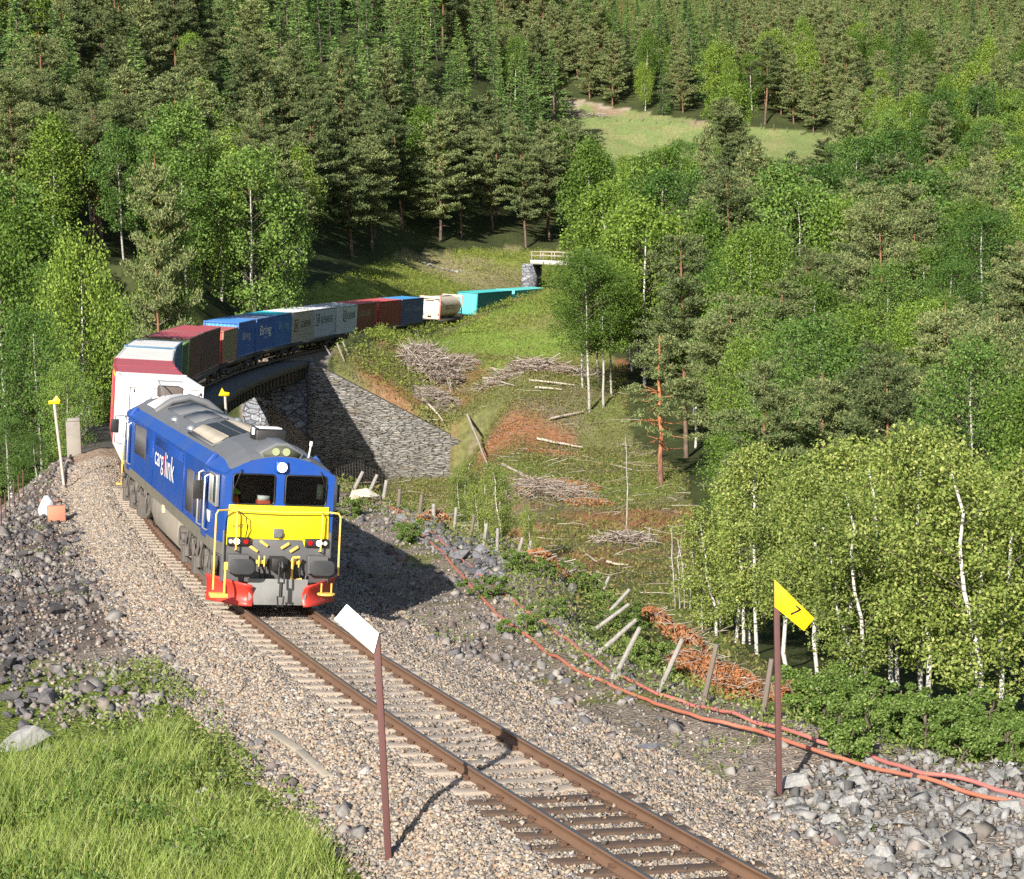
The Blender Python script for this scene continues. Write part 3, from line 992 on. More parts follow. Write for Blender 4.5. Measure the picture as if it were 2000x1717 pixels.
# cab interior seen through the windscreens
LP(MB().box(-1.15, 1.15, 2.45, 2.5, 1.5, 3.1).box(-1.15, 1.15, .9, 2.5, 1.5, 1.55), "cab_lining", [paint("cab_dark", (.02, .022, .022), .8)])
LP(MB().box(-1.1, 1.1, .86, 1.3, 2.16, 2.22).box(.12, 1.0, .84, 1.2, 2.22, 2.31), "desk", [paint("desk_grey", (.42, .5, .42), .6)], bevel=.01)
rb = LP(MB().box(-.46, -.18, .9, 1.15, 2.22, 2.39), "red_box", [paint("box_red", (.75, .11, .035), .6)], bevel=.01)
LP(MB().box(-.44, -.2, .92, 1.13, 2.39, 2.49), "papers", [white], parent=rb)
LP(MB().tube([(-.95, 1.1, 2.2), (-.95, 1.1, 2.32), (-.95, 1.12, 2.46)], [.11, .12, .09], 10), "orange_vest", [paint("vest_orange", (.85, .13, .03), .7)], True)
LP(MB().tube([(-.92, 1.15, 2.5), (-.92, 1.15, 2.56), (-.92, 1.15, 2.62)], [.12, .1, .03], 12), "lime_cap", [paint("cap_lime", (.45, .75, .05), .6)], True)
LP(MB().box(.84, .99, .9, .93, 2.45, 2.78), "notice", [paint("notice_pale", (.6, .72, .58), .6)])

# bogies, tank and running gear
for yc, nm in ((4.05, 0), (17.25, 1)):
    bg_ = LP(MB(), "bogie", [grime]) if False else None
    b_ = MB()
    for sx in (-1, 1):
        x0, x1 = sorted((sx * 1.0, sx * 1.2))
        b_.prism([(-2.45, .62), (-2.3, .95), (-1.2, 1.02), (1.2, 1.02), (2.3, .95), (2.45, .62), (2.0, .5), (1.2, .72), (.5, .5), (-.5, .5), (-1.2, .72), (-2.0, .5)], lambda u, v, k: ((x0, x1)[k], yc + u, v))
        for dy in (-1.9, 0, 1.9):
            b_.box(*sorted((sx * 1.2, sx * 1.33)), yc + dy - .2, yc + dy + .2, .32, .72)
            for d2 in (-.32, .32): b_.tube([(sx * 1.22, yc + dy + d2, .5), (sx * 1.22, yc + dy + d2, .95)], .1, 10)
        for dy in (-1.0, .9, 1.35, -.55): b_.tube([(sx * 1.28, yc + dy, 1.15), (sx * 1.3, yc + dy + .12, .85), (sx * 1.25, yc + dy + .3, .55)], .03, 6)
        b_.beam((sx * 1.26, yc - 2.2, .42), (sx * 1.26, yc + 2.2, .46), .06, .05)
        b_.box(*sorted((sx * 1.05, sx * 1.3)), yc - 2.5, yc - 2.3, .3, .95)
    bog = LP(b_, "bogie", [grime], True, .012)
    for dy in (-1.9, 0, 1.9):
        wb = MB().cyl((-.8, yc + dy, .5), (.8, yc + dy, .5), .09)
        for sx in (-1, 1): wb.cyl((sx * .68, yc + dy, .53), (sx * .82, yc + dy, .53), .53, 28)
        LP(wb, "wheelset", [wornsteel], True, parent=bog)
b_ = MB()
tp = [(-1.3, 1.2), (-1.32, .8), (-1.2, .45), (-.9, .32), (.9, .32), (1.2, .45), (1.32, .8), (1.3, 1.2)]
b_.prism(tp, lambda u, v, k: (u, 7.0 + 5.2 * k, v))
tk = LP(b_, "fuel_tank", [paint("tank_dust", (.26, .225, .18), .8, dirt=.5, dcol=(.14, .12, .1), scale=1.2)], False, .03)
LP(MB().cyl((-1.3, 12.9, .9), (1.3, 12.9, .9), .28), "air_reservoir", [grime], True)
LP(MB().cyl((-1.3, 6.65, .85), (1.3, 6.65, .85), .25), "air_reservoir", [grime], True)
LP(MB().box(-1.36, -1.2, 9.6, 9.9, 1.05, 1.25), "filler_cap", [paint("filler_cream", (.6, .5, .32), .6)], bevel=.02, parent=tk)
random.seed(4)
for k in range(64):
    b_ = MB()
    y = random.uniform(1.3, 20)
    if 7 < y < 12.2: continue
    sx = random.choice((-1, 1))
    z = random.uniform(.95, 1.2)
    if random.random() < .5: b_.box(*sorted((sx * 1.18, sx * random.uniform(1.24, 1.33))), y, y + random.uniform(.1, .4), z - random.uniform(.1, .35), z)
    else: b_.tube([(sx * 1.28, y, z), (sx * 1.3, y + random.uniform(-.5, .5), z - .25), (sx * 1.26, y + random.uniform(-.5, .5), z - .5)], .022, 5)
    LP(b_, "pipe" if len(b_.v) > 8 else "valve_box", [grime])
LP(MB().box(-1.15, 1.15, 1.0, 20.3, .98, 1.22), "underframe", [darkgrey])

# lettering
TXL = lambda y, z: basis((-1.347, y, z), (0, -1, 0), (0, 0, 1), (-1, 0, 0))
lt_red = paint("lettering_red", (.6, .02, .03), .5)
lt_white = paint("lettering_white", (.85, .85, .85), .5, dirt=.08)
textmesh("lettering", "carg", lt_white, loco, 1.75, .5, TXL(10.95, 2.23))
textmesh("lettering", "o", lt_red, loco, .32, .5, TXL(9.9, 2.28))
textmesh("lettering", "link", lt_white, loco, 1.75, .62, TXL(8.8, 2.32))
textmesh("running_number", "T66K714", paint("number_black", (.02, .02, .02), .6), loco, .42, .09, basis((-.86, Yf - .034, 1.84), (1, 0, 0), (0, 0, 1), (0, -1, 0)))

# ------------------------------------------------------------------ containers and wagons
ground_wagon = 1.12
cargo_paint = {}


def cpaint(col, dirt=.3):
    k = tuple(col)
    if k not in cargo_paint:
        cargo_paint[k] = paint("cargo_paint", col, .55, dirt=dirt, dcol=tuple(.35 * c + .06 for c in col), scale=.55)
    return cargo_paint[k]


def container(s0, s1, top, side, roofc, label, front=None, text=None, tcol=None, logo=None, W=2.5, cat="container", frame=None, doors=False, ribs=True):
    M, Lc = track_frame(s0, s1)
    M = M @ Matrix.Translation((0, 0, ground_wagon))
    root = empty("shipping_container", M)
    tag(root, label, cat, "containers and swap bodies on the train")
    H_ = top - ground_wagon + .0
    hw = W / 2
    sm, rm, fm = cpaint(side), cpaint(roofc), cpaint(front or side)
    frm = cpaint(frame or side)
    # corrugated walls
    b_ = MB()
    t = .035
    nrib = int((Lc - .3) / .28)
    for sx in (-1, 1):
        pr = []
        for k in range(nrib):
            y0 = .15 + (Lc - .3) * k / nrib
            d = (Lc - .3) / nrib
            pr += [(y0, 0), (y0 + .3 * d, 0), (y0 + .42 * d, t), (y0 + .88 * d, t)]
        pr.append((Lc - .15, 0))
        if not ribs: pr = [(.15, 0), (Lc - .15, 0)]
        vs = [(sx * (hw - .04 + 0 - dd), y, z) for z in (.15, H_ - .12) for y, dd in pr]
        m_ = len(pr)
        b_.add(vs, [(i, i + 1, m_ + i + 1, m_ + i) for i in range(m_ - 1)])
    b_.mi(1)
    for yy in (.06, Lc - .06):
        if ribs:
            vs = []
            pr = []
            for k in range(8):
                d = (W - .3) / 8
                x0 = -hw + .15 + k * d
                pr += [(x0, 0), (x0 + .3 * d, 0), (x0 + .42 * d, .03), (x0 + .88 * d, .03)]
            pr.append((hw - .15, 0))
            sg = 1 if yy < 1 else -1
            vs = [(x, yy + sg * dd, z) for z in (.15, H_ - .12) for x, dd in pr]
            m_ = len(pr)
            b_.add(vs, [(i, i + 1, m_ + i + 1, m_ + i) for i in range(m_ - 1)])
        else:
            b_.add([(-hw + .1, yy, .1), (hw - .1, yy, .1), (hw - .1, yy, H_ - .05), (-hw + .1, yy, H_ - .05)], [(0, 1, 2, 3)])
    b_.mi(0).box(-hw + .06, hw - .06, .1, Lc - .1, .05, .14)
    b_.build("wall", [sm, fm], root)
    b_ = MB()
    nr_ = int(Lc / .45)
    pr = []
    for k in range(nr_):
        d = (Lc - .2) / nr_
        pr += [(.1 + k * d, 0), (.1 + (k + .45) * d, 0), (.1 + (k + .55) * d, .018), (.1 + (k + .9) * d, .018)]
    pr.append((Lc - .1, 0))
    vs = [(x, y, H_ - .03 + dz) for x in (-hw + .06, hw - .06) for y, dz in pr]
    m_ = len(pr)
    b_.add(vs, [(i, i + 1, m_ + i + 1, m_ + i) for i in range(m_ - 1)])
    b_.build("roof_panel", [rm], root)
    b_ = MB()
    for x in (-hw, hw - .12):
        for y in (0, Lc - .14): b_.box(x, x + .12, y, y + .14, .12, H_ - .12)
        b_.box(x, x + .12, .14, Lc - .14, 0, .15).box(x + .01, x + .11, .14, Lc - .14, H_ - .1, H_ - .01)
    for y in (0, Lc - .12):
        b_.box(-hw + .12, hw - .12, y, y + .12, 0, .15).box(-hw + .12, hw - .12, y, y + .12, H_ - .12, H_ - .005)
    for x in (-hw - .004, hw - .17):
        for y in (-.004, Lc - .18):
            for z in (0, H_ - .118): b_.box(x, x + .174, y, y + .184, z, z + .122)
    b_.build("frame", [frm], root, bevel=.01)
    if doors:
        b_ = MB()
        for x in (-.85, -.35, .35, .85): b_.cyl((x, -.03, .18), (x, -.03, H_ - .15), .022, 6)
        b_.build("lock_rod", [steel], root)
    for item in (text or []):
        body_, yy, zz, ww, hh, tc_ = item
        textmesh("lettering", body_, cpaint(tc_, .3), root, ww, hh, basis((hw - .028, Lc * yy, H_ * zz), (0, 1, 0), (0, 0, 1), (1, 0, 0)))
    if logo:
        yy, zz, ww, hh, tc_ = logo
        b_ = MB()
        y0, z0 = Lc * yy, H_ * zz
        b_.box(hw - .036, hw - .026, y0 - ww / 2, y0 + ww / 2, z0 - hh / 2, z0 - hh / 2 + .09).box(hw - .036, hw - .026, y0 - ww / 2, y0 + ww / 2, z0 + hh / 2 - .09, z0 + hh / 2)
        b_.box(hw - .036, hw - .026, y0 - ww / 2, y0 - ww / 2 + .09, z0 - hh / 2 + .09, z0 + hh / 2 - .09).box(hw - .036, hw - .026, y0 + ww / 2 - .09, y0 + ww / 2, z0 - hh / 2 + .09, z0 + hh / 2 - .09)
        b_.build("emblem", [cpaint(tc_)], root)
        textmesh("lettering", "DB", cpaint(tc_), root, ww * .62, hh * .5, basis((hw - .024, y0, z0), (0, 1, 0), (0, 0, 1), (1, 0, 0)))
    return root


WHT, RED, DRED, BLU = (.8, .79, .77), (.42, .06, .065), (.36, .055, .06), (.022, .105, .36)
tb, wb_ = [("Bring", .5, .55, 3.6, .7, (.45, .5, .6))], (.8, .82, .85)
white_end = container(22.7, 29.95, 3.72, WHT, (.78, .74, .68), "white box container right behind the locomotive, its plain end wall facing forward", ribs=False)
b_ = MB().box(-1.02, 1.08, -.045, -.012, .2, 2.4)
b_.build("end_panel", [cpaint(WHT)], white_end, bevel=.02)
MB().box(-.64, -.4, -.05, -.046, 2.05, 2.22).build("data_plate", [cpaint((.5, .51, .53))], white_end)
MB().box(-1.0, -.96, -.06, -.0, 2.32, 2.44).build("lamp_bracket", [black], white_end)
MB().box(1.13, 1.17, -.06, 0, 2.3, 2.4).build("lamp_bracket", [black], white_end)
b_ = container(30.3, 36.55, 3.66, RED, (.40, .085, .095), "crimson container with a yellow stripe, first behind the white box container", W=2.5)
textmesh("lettering", "K LINE", cpaint((.75, .5, .08)), b_, 1.6, .35, basis((-1.262, 3.4, 1.3), (0, -1, 0), (0, 0, 1), (-1, 0, 0)))
MB().box(-1.258, -1.225, .3, 6.0, 2.36, 2.46).build("yellow_stripe", [cpaint((.8, .5, .05))], b_)
container(36.75, 43.2, 3.62, RED, (.39, .08, .09), "second crimson container, between the yellow striped one and the dirty white roofed ones")
container(43.6, 54.9, 3.6, (.6, .6, .58), (.66, .63, .58), "long container with a dirty white roof, behind the two crimson containers", W=2.45)
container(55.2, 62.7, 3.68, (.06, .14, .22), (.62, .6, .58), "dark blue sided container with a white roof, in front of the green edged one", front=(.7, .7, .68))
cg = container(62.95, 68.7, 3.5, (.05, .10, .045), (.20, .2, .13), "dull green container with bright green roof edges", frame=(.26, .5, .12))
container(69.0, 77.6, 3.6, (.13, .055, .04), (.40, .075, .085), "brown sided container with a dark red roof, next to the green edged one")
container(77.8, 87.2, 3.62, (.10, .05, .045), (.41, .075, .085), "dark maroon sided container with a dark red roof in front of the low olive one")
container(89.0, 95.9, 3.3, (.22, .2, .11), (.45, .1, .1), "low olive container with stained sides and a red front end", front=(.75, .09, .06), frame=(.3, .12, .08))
container(96.2, 103.8, 3.6, BLU, (.07, .27, .62), "blue swap body standing higher than the olive container in front of it", text=tb, front=(.08, .3, .65))
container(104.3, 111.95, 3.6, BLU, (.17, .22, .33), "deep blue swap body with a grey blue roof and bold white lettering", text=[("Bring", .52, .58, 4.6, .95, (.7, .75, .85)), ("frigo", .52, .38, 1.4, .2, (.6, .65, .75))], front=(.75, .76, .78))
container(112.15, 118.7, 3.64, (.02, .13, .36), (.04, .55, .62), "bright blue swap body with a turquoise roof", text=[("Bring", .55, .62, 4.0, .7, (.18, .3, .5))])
container(119.2, 127.3, 3.64, (.36, .34, .28), (.85, .84, .8), "beige grey swap body with a black boxed emblem behind the turquoise roofed one", front=(.85, .84, .82), text=[("SCHENKER", .66, .57, 4.0, .55, (.05, .05, .055))], logo=(.2, .55, 1.3, 1.0, (.12, .05, .045)))
container(127.5, 135.7, 3.64, (.42, .47, .5), (.85, .85, .84), "pale blue grey swap body with rounded corner trim and dark lettering", text=[("SCHENKER", .6, .6, 4.4, .6, (.04, .05, .07))], logo=(.18, .62, 1.3, 1.0, (.08, .06, .08)), frame=(.25, .3, .36))
container(136.2, 143.4, 3.65, (.5, .56, .55), (.42, .44, .45), "pale green grey swap body with a grey roof, beside the brown lettered container", front=(.8, .82, .8), text=[("SCHENKER", .72, .62, 3.2, .6, (.03, .09, .08))], logo=(.4, .62, 1.0, 1.0, (.25, .06, .06)))
container(143.6, 150.3, 3.67, (.23, .085, .05), (.55, .1, .1), "rusty brown container with worn white lettering", text=[("NOR LINES", .4, .62, 3.6, .55, (.5, .4, .35))])
container(151.4, 159.0, 3.67, (.28, .03, .035), (.56, .1, .1), "deep red plain container between the brown lettered and the navy one", front=(.6, .1, .1), ribs=False)
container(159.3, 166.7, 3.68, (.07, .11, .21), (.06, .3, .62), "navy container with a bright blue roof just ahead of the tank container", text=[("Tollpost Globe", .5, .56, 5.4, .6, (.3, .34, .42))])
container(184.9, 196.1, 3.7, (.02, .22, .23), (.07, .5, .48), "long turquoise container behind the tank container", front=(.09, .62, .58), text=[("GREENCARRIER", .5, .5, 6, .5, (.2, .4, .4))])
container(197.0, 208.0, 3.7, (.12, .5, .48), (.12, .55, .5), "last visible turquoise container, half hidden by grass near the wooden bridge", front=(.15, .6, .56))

# tank container
M, Lc = track_frame(172.6, 180.0)
tkc = empty("tank_container", M @ Matrix.Translation((0, 0, ground_wagon)))
tag(tkc, "cream tank container held in a pale red end frame", "tank container", "containers and swap bodies on the train")
cream, pink = cpaint((.66, .56, .42)), cpaint((.72, .2, .17))
b_ = MB()
b_.tube([(0, .12, 1.24), (0, .3, 1.24), (0, Lc - .3, 1.24), (0, Lc - .12, 1.24)], [.8, 1.14, 1.14, .8], 32)
b_.build("tank", [cream], tkc, True)
for x in (-1.22, 1.08):
    for y in (0, Lc - .14): MB().box(x, x + .14, y, y + .14, 0, 2.45).build("corner_post", [pink], tkc, bevel=.01)
b_ = MB()
for y in (0, Lc - .12):
    b_.box(-1.08, 1.08, y, y + .12, 0, .3).box(-1.08, 1.08, y, y + .12, 2.2, 2.45)
    for sx in (-1, 1): b_.beam((sx * 1.05, y + .06, .35), (sx * .55, y + .06, .3), .1, .1).beam((sx * .8, y + .05, .3), (sx * 1.05, y + .05, .75), .1, .1)
b_.build("cross_member", [cream], tkc, bevel=.01)
MB().box(-.3, .3, 1, Lc - 1, 2.36, 2.4).build("walkway", [cream], tkc)
MB().box(-.55, .5, -.005, .0, 1.98, 2.05).box(-.85, -.78, -.005, 0, .55, 1.8).box(-.2, .25, -.03, .05, .15, .35).build("valve_gear", [black], tkc)
vs, ft = [], []
for k in range(9):
    a = -.25 + k * .05
    for y in (2.2, 5.4): vs.append((1.155 * math.cos(a), y, 1.24 + 1.155 * math.sin(a)))
tm = textmesh("lettering", "BERTSCHI", cpaint((.3, .07, .07)), tkc, 3.6, .5, basis((1.145, 3.9, 1.24), (0, 1, 0), (0, 0, 1), (1, 0, 0)))
for v in tm.data.vertices: v.co.z = -(1.145 - math.sqrt(max(0, 1.152 ** 2 - v.co.y ** 2))) + .004

# wagons
wag = paint("wagon_frame", (.06, .052, .045), .8, dirt=.5, dcol=(.1, .085, .07), scale=1.5)
for i, (s0, s1, lab) in enumerate([(21.8, 43.4, "dusty container flat wagon next to the locomotive"), (43.7, 68.8, "dark container flat wagon under the dirty white roofed and green edged containers"), (69.0, 88.2, "dark container flat wagon under the dark red roofed containers"),
                                   (88.6, 103.9, "dark container flat wagon under the low olive container"), (104.2, 118.9, "dark container flat wagon under the deep blue swap bodies"), (119.1, 135.8, "dark container flat wagon under the beige and pale lettered swap bodies"),
                                   (136.1, 150.6, "dark container flat wagon under the rusty brown container"), (151.2, 167.2, "dark container flat wagon under the deep red and navy containers"), (171.8, 182.6, "dark container flat wagon under the cream tank container"), (184.4, 208.4, "dark container flat wagon under the turquoise containers")]):
    M, Lw = track_frame(s0, s1)
    root = empty("flat_wagon", M)
    tag(root, lab, "wagon", "container wagons of the train")
    b_ = MB()
    for sx in (-1, 1):
        b_.box(*sorted((sx * 1.0, sx * 1.18)), .3, Lw - .3, .78, 1.1)
    b_.box(-1.18, 1.18, .1, .3, .78, 1.1).box(-1.18, 1.18, Lw - .3, Lw - .1, .78, 1.1).box(-.3, .3, .3, Lw - .3, .8, 1.08)
    for k in range(1, int(Lw / 2)): b_.box(-1.0, 1.0, k * 2 - .08, k * 2 + .08, .85, 1.05)
    b_.build("deck_frame", [wag], root)
    for yb in (2.2, Lw - 2.2):
        b_ = MB()
        for sx in (-1, 1):
            b_.prism([(-1.4, .5), (-1.0, .72), (1.0, .72), (1.4, .5), (1.1, .36), (.5, .5), (-.5, .5), (-1.1, .36)], lambda u, v, k: (sx * (.98 + .12 * k), yb + u, v))
            for dy in (-.9, .9): b_.box(*sorted((sx * 1.1, sx * 1.2)), yb + dy - .15, yb + dy + .15, .32, .6)
        b_.box(-1.0, 1.0, yb - .25, yb + .25, .5, .7)
        bo = b_.build("bogie", [wag], root)
        for dy in (-.9, .9):
            wb2 = MB().cyl((-.8, yb + dy, .46), (.8, yb + dy, .46), .08, 10)
            for sx in (-1, 1): wb2.cyl((sx * .68, yb + dy, .46), (sx * .82, yb + dy, .46), .46, 20)
            wb2.build("wheelset", [wornsteel], bo, True)
    b_ = MB()
    for yy in (-.25, Lw + .0):
        for sx in (-1, 1): b_.cyl((sx * .87, yy, 1.04), (sx * .87, yy + .3, 1.04), .14, 12)
    b_.build("buffer", [wag], root, True)
    if i == 0:
        b_ = MB()
        b_.tube([(-1.3, .2, .5), (-1.3, .2, 1.5), (-1.3, .45, 1.5), (-1.3, .45, .45)], .025, 6).beam((-1.34, .1, .5), (-1.34, .6, .5), .25, .04).beam((-1.3, .15, 1.2), (-1.3, .5, 1.2), .05, .04).box(-1.3, -1.1, .1, .5, 1.15, 1.7)
        b_.build("yellow_step", [paint("step_amber", (.72, .42, .10), .6, dirt=.3)], root)
# ------------------------------------------------------------------ placing things on the ground
_dd = np.concatenate([np.arange(14, 90, .12), np.arange(90, 900, .7)])


def hit(px, py):
    """where the sight line of a surveyed pixel meets the terrain"""
    r = ray(px, py)
    x, y, z = r[0] / r[1] * _dd, _dd, CAM_H + r[2] / r[1] * _dd
    h = height(x, y)
    k = np.argmax(z < h)
    if not (z < h).any(): k = len(_dd) - 1
    d = _dd[k]
    return np.array([r[0] / r[1] * d, d, float(h[k])])


# ------------------------------------------------------------------ viaduct
stone_dark = masonry("bridge_stone", 1.1, 2.2, [(.12, .13, .15), (.22, .23, .26), (.3, .31, .34), (.17, .17, .18)], (.06, .06, .06), 1.0)
stone_wall = masonry("rubble_courses", 1.5, 8.0, [(.15, .14, .125), (.23, .22, .2), (.28, .27, .25), (.19, .165, .13), (.25, .24, .225)], (.10, .09, .075), .95, bump=1.0)
girder = paint("girder_brown", (.045, .04, .036), .75, dirt=.5, dcol=(.09, .07, .055), scale=.6)
concrete = paint("old_concrete", (.27, .25, .215), .9, dirt=.7, dcol=(.12, .11, .095), scale=1.4, bump=.5)
via = empty("railway_viaduct", Matrix.Translation(tuple(P(80, 0))))
tag(via, "curved stone and girder viaduct carrying the train over the ravine", "bridge")
via_inv = Matrix.Translation(tuple(-P(80, 0)))


def vbuild(mb, name, mats, parent=via, bevel=0, smooth=False):
    o = mb.build(name, mats, None, smooth, bevel)
    o.data.transform(via_inv)
    o.parent = parent
    return o


b_ = MB()
prof = [(-2.75, -.42), (-2.75, -.95), (-2.45, -1.0), (-2.45, -1.75), (2.6, -1.75), (2.6, -1.0), (2.95, -.95), (2.95, -.42)]
ss = np.linspace(42.6, 119.0, 52)
vs = [P(s, e, z) for s in ss for e, z in prof]
m_ = len(prof)
fs = [(i * m_ + k, i * m_ + (k + 1) % m_, (i + 1) * m_ + (k + 1) % m_, (i + 1) * m_ + k) for i in range(len(ss) - 1) for k in range(m_)]
b_.add(vs, fs + [tuple(range(m_)), tuple(range((len(ss) - 1) * m_, len(ss) * m_))[::-1]])
vbuild(b_, "deck_girder", [girder])
b_ = MB()
for s in np.arange(44, 118, 1.6):
    a, c = P(s, -2.46, -1.7), P(s, -2.46, -1.02)
    b_.beam(P(s, -2.5, -1.72), P(s, -2.5, -1.0), .1, .12)
vbuild(b_, "stiffener", [girder])


def seblock(mb, s0, s1, e0, e1, z0, z1, batter=0.0):
    q = []
    for z, k in ((z0, 1), (z1, 0)):
        q += [P(s0 - batter * k, e0 - batter * k, z), P(s1 + batter * k, e0 - batter * k, z), P(s1 + batter * k, e1 + batter * k, z), P(s0 - batter * k, e1 + batter * k, z)]
    return mb.add(q, [(3, 2, 1, 0), (4, 5, 6, 7), (0, 1, 5, 4), (1, 2, 6, 5), (2, 3, 7, 6), (3, 0, 4, 7)])


vbuild(seblock(MB(), 119.0, 122.4, -2.55, 2.75, -12, -.5, .35), "abutment", [stone_dark])
vbuild(seblock(MB(), 40.5, 42.5, -2.6, 2.7, -7, -.7, .3), "abutment", [stone_dark])
for s in (66,): vbuild(seblock(MB(), s - 1, s + 1, -2.1, 2.2, -12.5, -1.76, .3), "pier", [stone_dark])
b_ = MB()
n_ = 14
vs = []
for i in range(n_ + 1):
    t = i / n_
    e = -2.6 - t * 12.6
    zt = -.38 - t * 6.9
    vs += [P(118.2, e, -12.5), P(118.9, e, zt), P(119.75, e, zt), P(119.75, e, -12.5)]
fs = [(i * 4 + k, i * 4 + (k + 1) % 4, (i + 1) * 4 + (k + 1) % 4, (i + 1) * 4 + k) for i in range(n_) for k in range(4)]
b_.add(vs, fs + [(0, 1, 2, 3), tuple(range(n_ * 4, n_ * 4 + 4))[::-1]])
vbuild(b_, "wing_wall", [stone_wall])

# railing along the outer edge
galv = paint("galvanised", (.36, .35, .33), .6, dirt=.5, dcol=(.2, .17, .14), scale=4)
ral = empty("bridge_railing", Matrix.Translation(tuple(P(60, 3.0))))
tag(ral, "row of hooked grey railing posts along the outer edge of the viaduct", "railing")
ri = Matrix.Translation(tuple(-P(60, 3.0)))
for s in np.arange(45.5, 117, 2.3):
    b_ = MB()
    b_.tube([P(s, 3.0, -.75), P(s, 3.0, -.45), P(s, 3.04, -.35), P(s, 3.08, .55), P(s, 2.98, .72), P(s, 2.84, .68)], [.11, .1, .06, .05, .045, .04], 6)
    o = b_.build("post", [galv], None, True)
    o.data.transform(ri)
    o.parent = ral
for z, e in ((.62, 3.06), (.22, 3.07), (-.12, 3.05)):
    b_ = MB().tube([P(s, e, z) for s in np.arange(45.5, 117, 2.3)], .012, 5)
    o = b_.build("wire", [galv], None)
    o.data.transform(ri)
    o.parent = ral

pz = ground_z(*P(43.3, 2.75)[:2])
pil = empty("concrete_pillar", Matrix.Translation(tuple(P(43.3, 2.75, -.8))) @ Matrix.Rotation(R_(12), 4, 'Z'))
tag(pil, "weathered square concrete pillar standing at the near end of the viaduct railing", "pillar")
b_ = MB().box(-.3, .3, -.3, .3, .25, 1.86)
b_.prism([(-.42, -1.2), (.42, -1.2), (.42, .05), (.3, .26), (-.3, .26), (-.42, .05)], lambda u, v, k: (u, -.42 + .84 * k, v))
b_.build("shaft", [concrete], pil, bevel=.03)
MB().box(-.24, .3, -.26, .26, 1.86, 2.0).build("cap", [concrete], pil, bevel=.03)
b_ = MB().tube([P(s, 2.95 - .02 * (s - 32) * .3, ground_z(*P(s, 2.9)[:2]) + .08) for s in np.arange(31.5, 43, .8)], .06, 6)
tag(b_.build("cable_trough", [rubber], None, True), "dark cable trough curving from the grey marker post up to the concrete pillar", "cable trough")

# ------------------------------------------------------------------ wooden bridge over the cutting
wood_grey = paint("weathered_wood", (.36, .31, .24), .85, dirt=.5, dcol=(.2, .17, .13), scale=3, bump=.3)
A, B = at(1033, 508, 254), at(1200, 514, 250)
ax = Vector(B - A)
ln = ax.length
ax.normalize()
ay = Vector((-ax.y, ax.x, 0)).normalized()
az_ = ax.cross(ay)
wbm = basis(A, ax, ay, az_)
wbr = empty("wooden_bridge", wbm)
tag(wbr, "small wooden bridge with pale railings crossing above the railway cutting", "bridge")
MB().box(0, ln, .3, 3.4, -.12, .05).build("deck", [wood_grey], wbr)
MB().box(.2, ln - .2, 0, .28, -.5, .02).build("edge_beam", [paint("beam_pale", (.62, .6, .56), .7, dirt=.4)], wbr)
MB().box(.2, ln - .2, 3.42, 3.7, -.5, .02).build("edge_beam", [wood_grey], wbr)
for k in range(8):
    for yy in (.02, 3.5): MB().box(.3 + k * (ln - .7) / 7, .42 + k * (ln - .7) / 7, yy, yy + .12, .03, 1.15).build("post", [wood_grey], wbr)
for yy in (-.03, 3.64):
    for z in (.55, 1.05): MB().box(.2, ln - .2, yy, yy + .045, z, z + .14).build("rail", [wood_grey], wbr)
for x in (-.9, ln - .5): MB().box(x, x + 1.4, -.1, 3.8, -7, -.51).build("abutment", [stone_dark], wbr)

# ------------------------------------------------------------------ track side signs
rust = paint("rust_post", (.105, .04, .036), .7, dirt=.5, dcol=(.06, .035, .03), scale=6, bump=.2)
sgn_yellow = paint("sign_yellow", (.95, .62, .004), .4, dirt=.05)
sgn_white = paint("sign_white", (.82, .83, .86), .5, dirt=.06)


def sign(name, label, base, top, r, plate, pmat, postmat, square=True, back=0.02):
    w_ = hit(*base)
    d = w_[1]
    tp_ = at(*top, d)
    root = empty(name, Matrix.Translation(tuple(w_)))
    tag(root, label, "sign")
    a, c = Vector((0, 0, -.3)), Vector(tp_ - w_)
    b_ = MB()
    if square: b_.beam(a, c, r * 2, r * 2, (0, 1, 0))
    else: b_.tube([a, c], r, 10)
    b_.build("post", [postmat], root, not square, .006)
    pts = [at(x, y, d) - w_ for x, y in plate]
    b_ = MB().prism([(p[0], p[2]) for p in pts], lambda u, v, k: (u, -r - .004 - .018 * (1 - k), v))
    pl_ = b_.build("plate", [pmat], root, bevel=.004)
    return root, w_, pts, d


ws = sign("speed_sign", "blank white back of a slanted speed board on a rusty post left of the rails", (760, 1683), (735.5, 1238), .045, [(741, 1235), (678, 1178.5), (653.5, 1208), (731, 1275)], sgn_white, rust)
ysg, w_, pts, d = sign("speed_sign", "slanted yellow board with a black 7 on a rusty post right of the rails", (1522, 1553), (1516, 1138), .043, [(1512, 1131), (1589.5, 1206.5), (1569, 1231), (1512, 1184)], sgn_yellow, rust)
ctr = at(1554, 1191, d) - w_
k45 = R_(-43)
m45 = basis((ctr[0], -.043 - .026, ctr[2]), (math.cos(k45), 0, math.sin(k45)), (-math.sin(k45), 0, math.cos(k45)), (0, -1, 0))
sc_ = d / F_PX
nb_ = MB().box(-7 * sc_, 6 * sc_, 5 * sc_, 8.6 * sc_, -.001, .004).beam((4.2 * sc_, 5 * sc_, .002), (-3.5 * sc_, -13 * sc_, .002), .005, 3.8 * sc_, (1, 0, 0))
o = nb_.build("numeral", [paint("sign_black", (.012, .012, .012), .5, dirt=0)], ysg)
o.matrix_local = m45
postg = paint("post_grey", (.44, .4, .35), .7, dirt=.4, scale=4)
sign("marker_sign", "small yellow arrow shaped board on a leaning grey post left of the train", (127, 955), (105.5, 784), .055, [(96, 789), (95.5, 783), (104, 781.5), (111, 772.5), (118.7, 782), (116, 788.5)], sgn_yellow, postg, False)
Q = P(30.2, -3.0)
Q[2] = ground_z(Q[0], Q[1])
